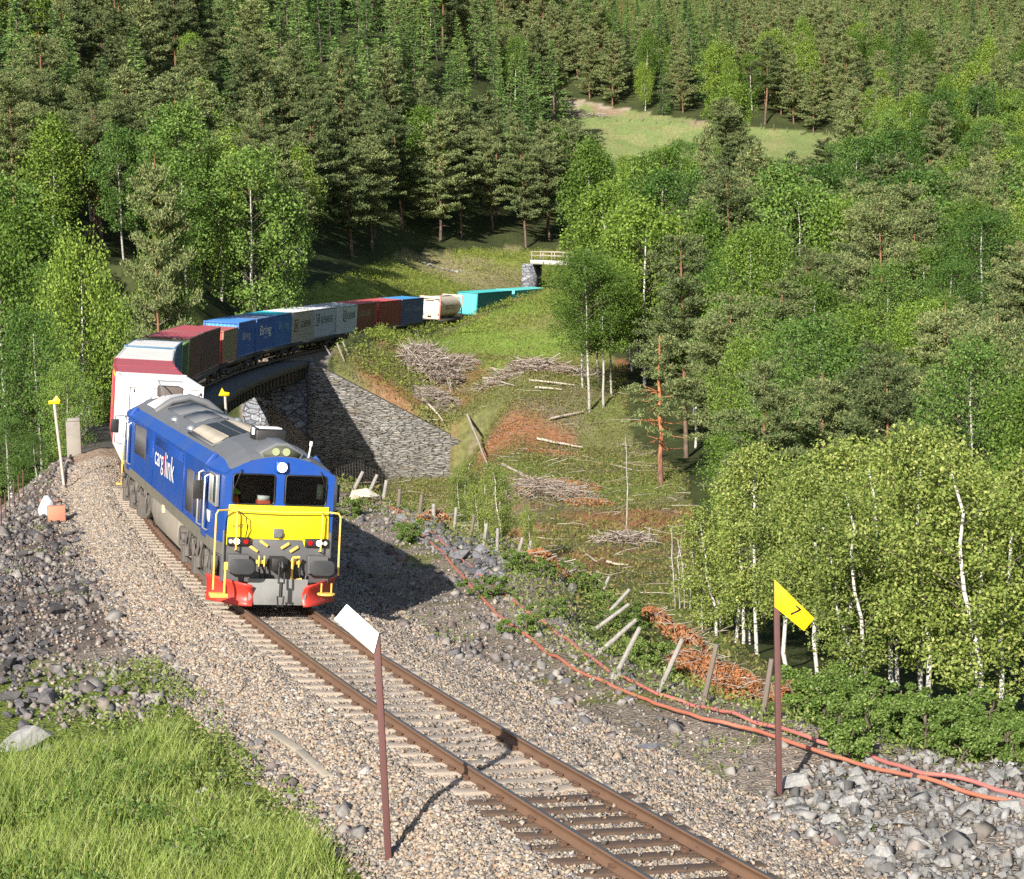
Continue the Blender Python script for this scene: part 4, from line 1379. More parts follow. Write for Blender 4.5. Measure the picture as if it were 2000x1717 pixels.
root = empty("marker_sign", Matrix.Translation(tuple(Q)))
tag(root, "small yellow arrow shaped board on a pale post just beyond the locomotive roof", "sign")
d = Q[1]
pts = [at(x, y, d) - Q for x, y in [(428, 773), (428, 771), (434, 757.5), (438.5, 765), (448.6, 766.5), (448, 773.5)]]
tpx = at(439.5, 770, d) - Q
MB().tube([(tpx[0] + .05, 0, -.3), (tpx[0], 0, tpx[2])], .05, 10).build("post", [postg], root, True)
MB().prism([(p[0], p[2]) for p in pts], lambda u, v, k: (u, -.075 + .02 * k, v)).build("plate", [sgn_yellow], root)

# ------------------------------------------------------------------ leaning fence posts on the right
post_w = [paint("post_wood_pale", (.30, .28, .25), .85, dirt=.8, dcol=(.12, .10, .085), scale=7, bump=.4), paint("post_wood_dark", (.15, .12, .095), .85, dirt=.4, scale=5, bump=.4)]
POSTS = [((1490, 1402), (1507, 1287), "dark brown leaning fence post just left of the yellow 7 board", 1), ((1372, 1382), (1400, 1258), "dark leaning fence post in front of the heap of orange dead twigs", 1),
         ((1285, 1355), (1333, 1248), "pale leaning fence post at the left side of the orange dead twigs", 0), ((1200, 1324), (1250, 1225), "grey fence post leaning right beside the upper red pipe", 0),
         ((1165, 1280), (1243, 1210), "long pale fence post tilted far over, lowest of the three tilted ones", 0), ((1160, 1232), (1229, 1180), "pale fence post tilted far over, middle of the three tilted ones", 0),
         ((1180, 1207), (1230, 1151), "pale fence post tilted far over, highest of the three tilted ones", 0), ((1178, 1153), (1190, 1126), "short pale post stub behind the leafy bush", 0),
         ((1033, 1091), (1037, 1056), "short grey fence post, second right of the slate rubble", 0), ((1010, 1090), (1021, 1050), "pale fence post tilting right, just right of the slate rubble", 0),
         ((971, 1082), (972, 1032), "upright pale fence post standing in the slate rubble", 0), ((944, 1071), (951, 1022), "thin grey fence post behind the slate rubble", 0),
         ((919, 1053), (926, 1004), "thick brown fence post in front of the young birch bushes", 1), ((887, 1036), (891, 991), "grey fence post left of the young birch bushes", 0),
         ((847, 1022), (847, 984), "short slim fence post under the rubble stone wall", 0), ((819, 1012), (824, 966), "dark slim fence post under the rubble stone wall", 1),
         ((778, 997), (781, 955), "stout reddish fence post at the bend of the red pipes", 1), ((749, 977), (755, 938), "pale fence post against the dark shadow, right of the big pale boulder", 0),
         ((719, 968), (737, 927), "pale fence post leaning right directly behind the big pale boulder", 0), ((686, 968), (709, 921), "pale fence post leaning right, left of the big pale boulder", 0),
         ((645, 697), (634, 675), "bent pale post with a white top, at the far end of the viaduct", 0), ((673, 708), (658, 671), "thin pale post leaning left on the embankment below the grey swap body", 0), ((682, 703), (669, 667), "thin pale post leaning left, right of two others below the grey swap body", 0)]
for bpx, tpx, lab, mi_ in POSTS:
    w_ = hit(*bpx)
    tp_ = at(*tpx, w_[1])
    v = Vector(tp_ - w_)
    rr = .055 if w_[1] < 60 else .075
    b_ = MB().tube([-v.normalized() * .3, v * .5, v], [rr, rr * .95, rr * .85], 7)
    o = b_.build("fence_post", [post_w[mi_]], None, False, .006, Matrix.Translation(tuple(w_)))
    tag(o, lab, "fence post", "old fence posts beside the railway")
# chicken wire behind the boulder
wm = paint("rusty_wire", (.07, .055, .045), .7)
a, c = P(24, -8.2), P(33.5, -7.4)
b_ = MB()
for k in range(22):
    p = a + (c - a) * k / 21
    z0 = ground_z(p[0], p[1])
    b_.tube([(p[0], p[1], z0), (p[0], p[1], z0 + 1.0)], .006, 4)
for j in range(8):
    b_.tube([((a + (c - a) * k / 10)[0], (a + (c - a) * k / 10)[1], ground_z(*(a + (c - a) * k / 10)[:2]) + .1 + j * .12) for k in range(11)], .005, 4)
tag(b_.build("wire_netting", [wm], None), "dark wire netting hung between the pale posts behind the big boulder", "fence")
# thin iron stakes on the left edge
lf = empty("stake_fence", Matrix.Translation(tuple(P(10, 5.4, -1))))
tag(lf, "row of thin rusty iron stakes along the outer left edge of the embankment", "fence")
lfi = Matrix.Translation(tuple(-P(10, 5.4, -1)))
for s in np.arange(1.0, 30, 1.7):
    e = float(np.interp(s, EDGE_L_S, EDGE_L_E)) - .05
    p = P(s, e)
    z0 = ground_z(p[0], p[1])
    o = MB().tube([(p[0], p[1], z0 - .2), (p[0] + .03, p[1], z0 + .95)], .022, 5).build("stake", [rust])
    o.data.transform(lfi)
    o.parent = lf
for z in (.35, .75):
    o = MB().tube([(lambda p: (p[0], p[1], ground_z(p[0], p[1]) + z))(P(s, float(np.interp(s, EDGE_L_S, EDGE_L_E)) - .05)) for s in np.arange(1.0, 30, 1.7)], .005, 4).build("wire", [wm])
    o.data.transform(lfi)
    o.parent = lf

# ------------------------------------------------------------------ red cable pipes
pipe_red = [paint("pipe_red", (.43, .135, .115), .5, dirt=.5, dcol=(.5, .2, .15), scale=1.5), paint("pipe_orange", (.40, .125, .075), .5, dirt=.4, dcol=(.45, .25, .15), scale=1.5)]
for pts, lab, mt in (([(690, 966), (763, 992), (815, 1017), (856, 1054), (893, 1084), (934, 1125), (994, 1170), (1030, 1200), (1076, 1232), (1116, 1260), (1140, 1280), (1196, 1320), (1284, 1362), (1352, 1384), (1412, 1398), (1468, 1420), (1512, 1436), (1600, 1464), (1660, 1480), (1715, 1500), (1800, 1525), (1900, 1547), (2000, 1572), (2080, 1590)], "upper pinkish red cable pipe lying nearest the fence posts", pipe_red[0]),
                     ([(763, 996), (800, 1027), (830, 1052), (875, 1097), (925, 1155), (990, 1220), (1052, 1264), (1100, 1296), (1156, 1328), (1220, 1356), (1280, 1380), (1372, 1416), (1460, 1438), (1548, 1468), (1628, 1494), (1685, 1509), (1765, 1532), (1850, 1552), (2000, 1587), (2080, 1605)], "lower orange red cable pipe lying nearest the rails, with a black coupling", pipe_red[1])):
    w3 = [hit(*p) for p in pts]
    if mt is pipe_red[0]: root = None
    dense = []
    for a, c in zip(w3[:-1], w3[1:]):
        for k in range(4):
            q = a + (c - a) * k / 4
            dense.append((q[0], q[1], max(ground_z(q[0], q[1]), -2) + .05 + .012 * math.sin(len(dense) * .7) + .07 * (len(dense) > len(w3) * 4 - 40)))
    o = MB().tube(dense, .034, 8).build("cable_pipe", [mt], None, True)
    tag(o, lab, "pipe", "red cable pipes beside the railway")
    if mt is pipe_red[1]:
        q = np.array(dense[16 * 4 + 1]); q2 = np.array(dense[16 * 4 + 2])
        MB().tube([q, q + (q2 - q) * .35], .05, 10).build("coupling", [rubber], o, True)

# ------------------------------------------------------------------ track
trk = empty("railway_track", Matrix.Translation(tuple(P(-10, 0))))
tag(trk, "single curved railway track with rusty brown rails on concrete and dark wooden sleepers", "track")
tri = Matrix.Translation(tuple(-P(-10, 0)))


def rails_z(e): return CANT * e


rail_side = paint("rail_rust", (.135, .075, .045), .7, dirt=.5, dcol=(.2, .11, .06), scale=1.5)
rail_top = paint("rail_head", (.16, .15, .145), .32, metal=.7, dirt=.3, dcol=(.12, .08, .05), scale=1)
rp_ = [(-.075, -.172), (.075, -.172), (.07, -.155), (.012, -.135), (.012, -.05), (.036, -.036), (.036, -.008), (.026, 0), (-.026, 0), (-.036, -.008), (-.036, -.036), (-.012, -.05), (-.012, -.135), (-.07, -.155)]
ss = np.arange(-32, 235, .9)
for e0 in (-.755, .755):
    b_ = MB()
    m_ = len(rp_)
    vs = [P(s, e0 - u, rails_z(e0) + v) for s in ss for u, v in rp_]
    for i in range(len(ss) - 1):
        for k in range(m_): b_.f.append((i * m_ + k, i * m_ + (k + 1) % m_, (i + 1) * m_ + (k + 1) % m_, (i + 1) * m_ + k)); b_.m.append(1 if k == 7 else 0)
    b_.v = [tuple(map(float, v)) for v in vs]
    o = b_.build("rail", [rail_side, rail_top])
    o.data.transform(tri)
    o.parent = trk
conc_sl = paint("sleeper_concrete", (.37, .31, .25), .9, dirt=.6, dcol=(.24, .17, .11), scale=2.2, bump=.5)
wood_sl = paint("sleeper_wood", (.085, .055, .038), .85, dirt=.6, dcol=(.16, .10, .06), scale=3, bump=.5)
clipm = paint("clip_rust", (.10, .052, .03), .8, dirt=.4, scale=8)
cs = MB()
cpts = [(-1.27, -.16, .0), (-1.22, -.125, .02), (-.5, -.11, .02), (0, -.12, -.02), (.5, -.11, .02), (1.22, -.125, .02), (1.27, -.16, 0)]
pr_ = [(-1.28, -.2), (1.28, -.2), (1.28, -.015), (1.24, .0), (.5, .0), (.35, -.03), (-.35, -.03), (-.5, .0), (-1.24, .0), (-1.28, -.015)]
cs.prism(pr_, lambda u, v, k: (u, -.135 + .27 * k, v))
m_cs = cs.build("sleeper", [conc_sl], bevel=.015)
wd = MB().box(-1.28, 1.28, -.12, .12, -.16, 0)
m_wd = wd.build("sleeper", [wood_sl], bevel=.01)
cl = MB()
for sx in (-1, 1): cl.box(sx * .115 - .04, sx * .115 + .04, -.06, .06, .0, .05).tube([(sx * .08, -.05, .05), (sx * .14, -.05, .07), (sx * .14, .05, .07), (sx * .08, .05, .05)], .014, 5)
cl.box(-.09, .09, -.08, .08, 0, .012)
m_cl = cl.build("rail_fastening", [clipm], bevel=.004)
S_WOOD = -14.9
first = True
rng = np.random.default_rng(5)
for s in np.arange(-22.2, 27, .6):
    src = m_wd if (s < S_WOOD and s > S_WOOD - 4.6) else m_cs
    o = src.copy()
    a, x = P(s, 0), P(s, -1) - P(s, 0)
    x = np.array([x[0], x[1], -CANT]) / math.sqrt(1 + CANT ** 2)
    jit = rng.normal(0, .012 if src is m_cs else .04)
    y = np.array([-x[1], x[0], 0]) / math.hypot(x[0], x[1])
    z = np.cross(x, y)
    M = basis(a - z * .18 - np.array(P(-10, 0)) + x * rng.normal(0, .015 if src is m_cs else .05), x * math.cos(jit) + y * math.sin(jit), y * math.cos(jit) - x * math.sin(jit), z)
    link(o, trk)
    o.name = "sleeper"
    o.matrix_local = M
    for e0 in (-.755, .755):
        c_ = m_cl.copy()
        link(c_, o)
        c_.name = "rail_fastening"
        c_.location = (e0, 0, .002)
for o in (m_cs, m_wd, m_cl): bpy.data.objects.remove(o)
# ------------------------------------------------------------------ ballast stones (uncountable)
rng = np.random.default_rng(11)
BOX_V = np.array([(x, y, z) for z in (-1, 1) for y in (-1, 1) for x in (-1, 1)], float)
BOX_F = np.array([(0, 2, 3, 1), (4, 5, 7, 6), (0, 1, 5, 4), (2, 6, 7, 3), (0, 4, 6, 2), (1, 3, 7, 5)])


def randrot(n, rng):
    q = rng.normal(size=(n, 4))
    q /= np.linalg.norm(q, axis=1)[:, None]
    w_, x, y, z = q.T
    return np.stack([1 - 2 * (y * y + z * z), 2 * (x * y - z * w_), 2 * (x * z + y * w_), 2 * (x * y + z * w_), 1 - 2 * (x * x + z * z), 2 * (y * z - x * w_), 2 * (x * z - y * w_), 2 * (y * z + x * w_), 1 - 2 * (x * x + y * y)], -1).reshape(n, 3, 3)


def stones(pos, size, rng):
    n = len(pos)
    v = BOX_V[None] * (1 + rng.uniform(-.38, .25, (n, 8, 3))) * (size[:, None, None] * rng.uniform(.42, 1.05, (n, 1, 3)))
    v = np.einsum('nij,nkj->nki', randrot(n, rng), v) + pos[:, None]
    f = BOX_F[None] + (np.arange(n) * 8)[:, None, None]
    return v.reshape(-1, 3), f.reshape(-1, 4)


N_ = 230000
u = rng.random(N_)
s = -23 + 62 * u ** 1.45
e = np.where(rng.random(N_) < .93, rng.uniform(-3.6, 3.3, N_), rng.uniform(-6.5, 5.5, N_))
a = PHI0 - s / RT
x, y = CX + (RT + e) * np.cos(a), CY + (RT + e) * np.sin(a)
ok = (np.abs(np.abs(e) - .755) > .09)
sl = np.abs(((s + 22.2) / .6 + .5) % 1 - .5) * .6
on_sl = (sl < .15) & (np.abs(e) < 1.3)
ok &= ~(on_sl & (rng.random(N_) < .975))
ok &= ~((np.abs(e) > 3.0) & (rng.random(N_) < .35))
s, e, x, y, on_sl = s[ok], e[ok], x[ok], y[ok], on_sl[ok]
pz_, py_ = proj(x, y, 0 * x)
ok = (pz_ > -80) & (pz_ < 2080) & (py_ < 1800)
s, e, x, y, on_sl = s[ok], e[ok], x[ok], y[ok], on_sl[ok]
z = height(x, y) + .012 + np.where(on_sl, .06, 0)
size = rng.lognormal(math.log(.0235), .3, len(x)) * np.where(np.abs(e) < 1.3, .85, 1.0)
bal = islandmat("ballast_stone", [(.08, .074, .07), (.175, .16, .15), (.30, .26, .215), (.37, .28, .19), (.22, .205, .19), (.41, .34, .26), (.27, .18, .12), (.41, .39, .365)], .9, noise=9)
rsty = rng.random(len(x)) < .5
V, F = stones(np.c_[x, y, z], size, rng)
tag(meshobj("ballast_stones", npmesh("ballast_stones", V, F, bal)), "tan and grey crushed stones of the track bed", "ballast", kind="stuff")

# coarser broken stones strewn over the shoulders
N_ = 16000
s = rng.uniform(-22, 42, N_)
sd = rng.random(N_) < .55
e = np.where(sd, rng.uniform(2.7, 6.2, N_), rng.uniform(-9, -2.9, N_))
lim = np.where(e > 0, np.interp(s, EDGE_L_S, EDGE_L_E), np.interp(s, EDGE_R_S, EDGE_R_E))
a = PHI0 - s / RT
x, y = CX + (RT + e) * np.cos(a), CY + (RT + e) * np.sin(a)
dens = fbm(x, y, 3.5, 31) + .12
ok = (np.abs(e) < lim + .8) & (dens > rng.uniform(-.25, .35, N_)) & ~((e > 3.2) & (s < -6))
x, y, s, e = x[ok], y[ok], s[ok], e[ok]
gst = islandmat("shoulder_stone", [(.08, .077, .08), (.17, .16, .155), (.13, .10, .092), (.22, .205, .19), (.28, .255, .225), (.18, .13, .11)], .9, noise=6)
V, F = stones(np.c_[x, y, height(x, y) + .02], rng.lognormal(math.log(.042), .5, len(x)), rng)
tag(meshobj("broken_stones", npmesh("broken_stones", V, F, gst)), "broken grey stones strewn over the dirt beside the track bed", "gravel", kind="stuff")


# ------------------------------------------------------------------ single rocks
def rockmesh(seed, flat=.7, n=11):
    r = np.random.default_rng(seed)
    bm = bmesh.new()
    for p in r.normal(size=(n, 3)):
        p = p / np.linalg.norm(p) * r.uniform(.8, 1.05)
        bm.verts.new((p[0], p[1] * r.uniform(.65, .9), p[2] * flat))
    res = bmesh.ops.convex_hull(bm, input=bm.verts)
    bmesh.ops.delete(bm, geom=[v for v in bm.verts if not v.link_faces], context='VERTS')
    bmesh.ops.bevel(bm, geom=list(bm.edges), offset=.022, segments=1, affect='EDGES')
    me = bpy.data.meshes.new("rock")
    bm.to_mesh(me)
    bm.free()
    return me


def rockmat(name, cols, sc=2.5):
    m = bpy.data.materials.new(name)
    N, L = nodes(m)
    b = N["Principled BSDF"]
    b.inputs["Roughness"].default_value = .85
    b.inputs["Specular IOR Level"].default_value = .25
    tc, no, rp, oi, mu = N.new("ShaderNodeTexCoord"), N.new("ShaderNodeTexNoise"), N.new("ShaderNodeValToRGB"), N.new("ShaderNodeObjectInfo"), N.new("ShaderNodeMixRGB")
    no.inputs["Scale"].default_value, no.inputs["Detail"].default_value, no.inputs["Roughness"].default_value = sc, 9, .7
    L.new(tc.outputs["Object"], no.inputs["Vector"])
    el = rp.color_ramp.elements
    while len(el) < len(cols): el.new(.5)
    for i, c in enumerate(cols):
        el[i].position = .3 + .4 * i / (len(cols) - 1)
        el[i].color = (*c, 1)
    L.new(no.outputs[0], rp.inputs[0])
    mr = N.new("ShaderNodeMapRange")
    mr.inputs[3].default_value, mr.inputs[4].default_value = .6, 1.35
    L.new(oi.outputs["Random"], mr.inputs[0])
    mu.blend_type = 'MULTIPLY'
    mu.inputs[0].default_value = 1
    L.new(rp.outputs[0], mu.inputs[1])
    L.new(mr.outputs[0], mu.inputs[2])
    L.new(mu.outputs[0], b.inputs["Base Color"])
    bp = N.new("ShaderNodeBump")
    bp.inputs["Strength"].default_value, bp.inputs["Distance"].default_value = .7, .08
    L.new(no.outputs[0], bp.inputs["Height"])
    L.new(bp.outputs[0], b.inputs["Normal"])
    return m


rm_pale = rockmat("rock_pale", [(.13, .125, .12), (.23, .225, .215), (.30, .295, .28), (.2, .175, .15)])
rm_dark = rockmat("rock_dark", [(.035, .034, .036), (.075, .072, .076), (.115, .108, .11), (.09, .062, .058)])
rm_slate = rockmat("rock_slate", [(.075, .075, .08), (.14, .14, .148), (.20, .2, .21), (.13, .115, .10)])
rm_rust = rockmat("rock_rust", [(.22, .12, .08), (.38, .2, .14), (.45, .28, .2)])


def rockset(m, seeds, flat):
    out = []
    for k in seeds:
        me = rockmesh(k, flat)
        me.materials.append(m)
        out.append(me)
    return out


def rock(me, w_, size, rng, label, group=None, sink=.25, sc=(1, 1, 1), name="rock", rot=None):
    o = meshobj(name, me)
    o.scale = (size * sc[0], size * sc[1], size * sc[2])
    o.rotation_euler = (rng.uniform(-.35, .35), rng.uniform(-.35, .35), rng.uniform(0, 6.28)) if rot is None else rot
    o.location = (w_[0], w_[1], w_[2] + size * sc[2] * (.55 - sink))
    tag(o, label, "rock", group)
    return o


def fill(poly, n, rng, mind):
    xs_, ys_ = [p[0] for p in poly], [p[1] for p in poly]
    out, tries = [], 0
    while len(out) < n and tries < n * 40:
        tries += 1
        px, py = rng.uniform(min(xs_), max(xs_)), rng.uniform(min(ys_), max(ys_))
        if not inpoly(px, py, poly): continue
        if any((px - q[0]) ** 2 + ((py - q[1]) * 1.6) ** 2 < (mind * q[2]) ** 2 for q in out): continue
        out.append((px, py, rng.uniform(.6, 1.4)))
    return out


pale, dark, slate = rockset(rm_pale, range(1, 8), .6), rockset(rm_dark, range(11, 18), .55), rockset(rm_slate, range(21, 26), .5)
for px, py, k in fill([(1470, 1545), (1530, 1565), (1575, 1505), (1760, 1480), (2010, 1500), (2010, 1725), (1690, 1725), (1650, 1650), (1560, 1610)], 125, rng, 20):
    rock(pale[rng.integers(7)], hit(px, py), .12 * k * rng.uniform(.6, 1.8), rng, "pale grey broken rock in the rubble heap right of the yellow 7 board", "pale rocks of the rubble right of the rails")
for px, py, k in fill([(-10, 1110), (40, 1010), (95, 960), (140, 985), (190, 1090), (175, 1170), (110, 1240), (70, 1310), (100, 1390), (60, 1430), (-10, 1420)], 105, rng, 16):
    rock(dark[rng.integers(7)], hit(px, py), .14 * k * rng.uniform(.6, 1.7), rng, "dark angular rock on the outer left edge of the embankment", "dark rocks along the left edge of the embankment")
for px, py, k in fill([(770, 1010), (830, 1020), (990, 1090), (985, 1135), (930, 1130), (850, 1070)], 40, rng, 15):
    rock(slate[rng.integers(5)], hit(px, py), .2 * k * rng.uniform(.7, 1.5), rng, "slate grey rubble rock between the red pipes and the fence posts", "slate rocks beside the red pipes")
for nm, mt, lab, poly, s0, s1, e0, e1, n_, sg in (("pale_rubble", islandmat("rubble_pale", [(.09, .088, .085), (.2, .195, .185), (.27, .26, .25), (.16, .14, .12), (.24, .235, .23)], .9, noise=5), "small pale stones between the rocks of the rubble right of the rails", [(1450, 1560), (1530, 1560), (1575, 1500), (1760, 1475), (2110, 1500), (2110, 1800), (1690, 1800), (1640, 1660), (1540, 1620)], -24, -11, -12, -3, 4200, .04),
                                               ("dark_rubble", islandmat("rubble_dark", [(.045, .044, .048), (.12, .11, .108), (.19, .165, .145), (.09, .07, .066)], .9, noise=5), "small dark stones between the rocks on the left edge of the embankment", [(-110, 1110), (40, 1005), (95, 960), (150, 985), (200, 1090), (185, 1170), (120, 1240), (80, 1310), (110, 1400), (60, 1440), (-110, 1440)], -4, 34, 2.8, 7, 2400, .032),
                                               ("slate_rubble", islandmat("rubble_slate", [(.07, .07, .075), (.14, .14, .145), (.2, .19, .18)], .9, noise=5), "small slate stones between the pipes and the fence posts", [(740, 990), (830, 1015), (1000, 1085), (990, 1145), (920, 1130), (830, 1070)], 5, 30, -11, -4, 2000, .045)):
    s_, e_ = rng.uniform(s0, s1, n_), rng.uniform(e0, e1, n_)
    a_ = PHI0 - s_ / RT
    x_, y_ = CX + (RT + e_) * np.cos(a_), CY + (RT + e_) * np.sin(a_)
    z_ = height(x_, y_)
    qx, qy = proj(x_, y_, z_)
    ok = inpoly(qx, qy, poly)
    V, F = stones(np.c_[x_, y_, z_ + .03][ok], rng.lognormal(math.log(sg), .5, ok.sum()), rng)
    tag(meshobj(nm, npmesh(nm, V, F, mt)), lab, "rubble", kind="stuff")
for px, py, sz, me, lab, sc in [(50, 1465, .48, pale[0], "big pale angular boulder at the top of the tall grass", (1.2, 1, .9)), (92, 1478, .26, pale[3], "smaller pale rock leaning against the big boulder by the tall grass", (1.2, 1, .9)),
                                (80, 1375, .36, dark[2], "dark grey pointed boulder above the pale boulder on the left", (1.2, 1, 1.1)), (1270, 1462, .3, slate[1], "flat blue grey slab lying on the ballast left of the yellow 7 board", (1.5, .9, .35)),
                                (1090, 1380, .15, pale[2], "small pale rock lying on the dirt between track and red pipes", (1.3, 1, .9)), (1302, 1480, .07, pale[5], "tiny white stone just below the flat blue grey slab", (1, 1, 1)),
                                (1222, 1448, .2, pale[4], "pale flat stone left of the blue grey slab", (1.4, .8, .35)), (105, 1005, .3, dark[4], "grey purple rock beside the orange crate", (1.3, 1, .6)),
                                (220, 1240, .22, slate[2], "flat grey stone alone on the moss left of the ballast", (1.6, 1, .4)), (430, 1520, .16, slate[3], "low grey stone in the weeds right of the tall grass", (1.3, 1, .6)),
                                (485, 1533, .15, pale[6], "pale low stone in the weeds right of the tall grass", (1.2, 1, .7)), (195, 1480, .15, pale[1], "brownish flat stone above the tall grass", (1.6, 1, .4))]:
    rock(me, hit(px, py), sz, rng, lab, sc=sc, name="boulder", sink=.3)
tanr = rockmat("rock_tan", [(.42, .34, .22), (.55, .48, .36), (.6, .54, .44), (.5, .36, .18)], 1.2)
me = rockmesh(44, .8, 11)
me.materials.append(tanr)
rock(me, hit(712, 985), .62, rng, "big tan cut boulder lying in front of the pale fence posts", sc=(1.1, .9, .85), name="boulder", sink=.15, rot=(.15, .1, .5))
MBk = MB().box(-.28, .28, -.2, .2, 0, .5)
o = MBk.build("crate", [paint("crate_orange", (.55, .2, .12), .7, dirt=.4)], None, bevel=.02, M=Matrix.Translation(tuple(hit(111, 1018))) @ Matrix.Rotation(.3, 4, 'Z'))
tag(o, "faded orange plastic crate among the dark rocks on the left", "crate")
b_ = MB().tube([(0, 0, 0), (0, 0, .25), (.03, 0, .5), (0, .02, .7)], [.25, .3, .22, .07], 9)
tag(b_.build("sack", [paint("sack_white", (.5, .52, .55), .7, dirt=.3, bump=.5)], None, True, M=Matrix.Translation(tuple(hit(92, 1010)))), "crumpled pale plastic sack next to the orange crate", "sack")
me = rockmesh(51, .6)
me.materials.append(rm_rust)
for px, py in ((112, 985), (84, 985)): rock(me, hit(px, py), .22, rng, "reddish brick coloured rock behind the orange crate and the sack", "reddish rocks by the crate")
rock(me, hit(908, 1062), .28, rng, "reddish rock in the slate rubble left of the fence posts", sc=(1.5, 1, .5))
# weathered plank on the ballast
b_ = MB()
w0, w1, w2 = hit(530, 1435), hit(585, 1478), hit(640, 1525)
b_.beam(w0 + [0, 0, .05], w1 + [0, 0, .07], .16, .05).beam(w1 + [0, 0, .07], w2 + [0, 0, .04], .14, .05)
tag(b_.build("plank", [wood_grey], None, bevel=.01), "weathered grey plank lying on the ballast left of the rails", "plank")
# ------------------------------------------------------------------ leaves, sticks
def unit(v): return v / np.maximum(np.linalg.norm(v, axis=-1, keepdims=True), 1e-9)


def leaves(C_, Ls, Ws, rng, bias=None, k=1.0):
    """one rhombic leaf (or needle tuft) at every centre; bias pulls its long axis"""
    n = len(C_)
    d = rng.normal(size=(n, 3))
    d = unit(d) * k
    if bias is not None: d = d + bias
    d = unit(d)
    w_ = unit(np.cross(d, rng.normal(size=(n, 3))))
    Ls, Ws = np.broadcast_to(Ls, n)[:, None] / 2, np.broadcast_to(Ws, n)[:, None] / 2
    V = np.stack([C_ - d * Ls, C_ + w_ * Ws - d * Ls * .1, C_ + d * Ls, C_ - w_ * Ws - d * Ls * .1], 1).reshape(-1, 3)
    return V, np.arange(n * 4).reshape(n, 4)


def blob(c, r, n, rng, sq=(1, 1, 1), shell=.55):
    p = unit(rng.normal(size=(n, 3))) * (shell + (1 - shell) * rng.random((n, 1))) ** 1.0 * r
    return c + p * np.array(sq)


class Sticks:
    def __init__(s): s.V, s.F, s.L, s.n = [], [], [], 0

    def add(s, pts, rad, k=5, limb=False):
        s.L.append(limb)
        pts = np.asarray(pts, float)
        rad = np.broadcast_to(np.asarray(rad, float), len(pts))
        t = unit(np.gradient(pts, axis=0))
        ref = np.where(np.abs(t[:, 2:3]) < .9, np.array([[0, 0, 1.]]), np.array([[1., 0, 0]]))
        a = unit(np.cross(t, ref))
        b = np.cross(t, a)
        an = np.arange(k) * 2 * np.pi / k
        v = pts[:, None] + (a[:, None] * np.cos(an)[None, :, None] + b[:, None] * np.sin(an)[None, :, None]) * rad[:, None, None]
        m = len(pts)
        i = np.arange(m - 1)[:, None] * k
        j = np.arange(k)[None]
        j2 = (j + 1) % k
        f = np.stack([i + j, i + j2, i + k + j2, i + k + j], -1).reshape(-1, 4) + s.n
        s.V.append(v.reshape(-1, 3))
        s.F.append(f)
        s.n += m * k
        return s

    def arrays(s): return np.concatenate(s.V), np.concatenate(s.F)

    def mesh(s, name, mat, smooth=True):
        V, F = s.arrays()
        mi = np.concatenate([np.full(len(f), 1 if q else 0) for f, q in zip(s.F, s.L)])
        return npmesh(name, V, F, [mat, B_limb], mi, smooth=smooth)


def bent(a, b, n, amp, rng):
    t = np.linspace(0, 1, n)[:, None]
    p = np.asarray(a) * (1 - t) + np.asarray(b) * t
    off = np.cumsum(rng.normal(0, amp, (n, 3)), 0)
    off -= off[0] * (1 - t) + off[-1] * t * .4
    off[0] = 0
    return p + off


TREE = .36
L_pine = islandmat("pine_needles", [(.04, .075, .026), (.095, .145, .05), (.15, .19, .07), (.22, .235, .10)], .7, 0.1, TREE)
L_spruce = islandmat("spruce_needles", [(.03, .075, .018), (.07, .145, .034), (.115, .21, .05), (.16, .255, .07)], .7, 0.08, TREE)
L_birch = islandmat("birch_leaves", [(0.0477, 0.0997, 0.0121), (0.0877, 0.171, 0.0214), (0.131, 0.225, 0.0335), (0.175, 0.271, 0.0502)], .55, 0.2, TREE)
L_aspen = islandmat("aspen_leaves", [(0.0358, 0.0902, 0.0148), (0.0674, 0.149, 0.0255), (0.104, 0.199, 0.0368), (0.15, 0.235, 0.0603)], .5, 0.18, TREE)
L_young = islandmat("young_birch_leaves", [(0.0882, 0.141, 0.0229), (0.164, 0.235, 0.0468), (0.253, 0.316, 0.0728), (0.365, 0.393, 0.125)], .5, 0.28, .15)
L_bush = islandmat("bush_leaves", [(0.051, 0.104, 0.0182), (0.102, 0.179, 0.0328), (0.154, 0.236, 0.0501), (0.224, 0.292, 0.091)], .5, 0.2, .2)
L_sallow = islandmat("sallow_leaves", [(.06, .10, .045), (.13, .18, .09), (.22, .27, .16)], .5, .25, .2)
B_pine = barkmat("pine_bark", (.15, .11, .085), (.25, .125, .07))
B_limb = barkmat("limb_bark", (.12, .10, .08), (.12, .105, .075))
B_spruce = barkmat("spruce_bark", (.11, .09, .075), (.15, .12, .10))
B_birch = barkmat("birch_bark", (.5, .48, .44), (.55, .53, .48), band=(.16, .15, .14), scale=5)
B_aspen = barkmat("aspen_bark", (.34, .33, .28), (.42, .42, .36), band=(.4, .38, .36), scale=4)
B_dead = barkmat("dead_bark", (.30, .27, .24), (.38, .36, .34))
B_red = barkmat("red_pine_bark", (.22, .12, .09), (.45, .18, .085))


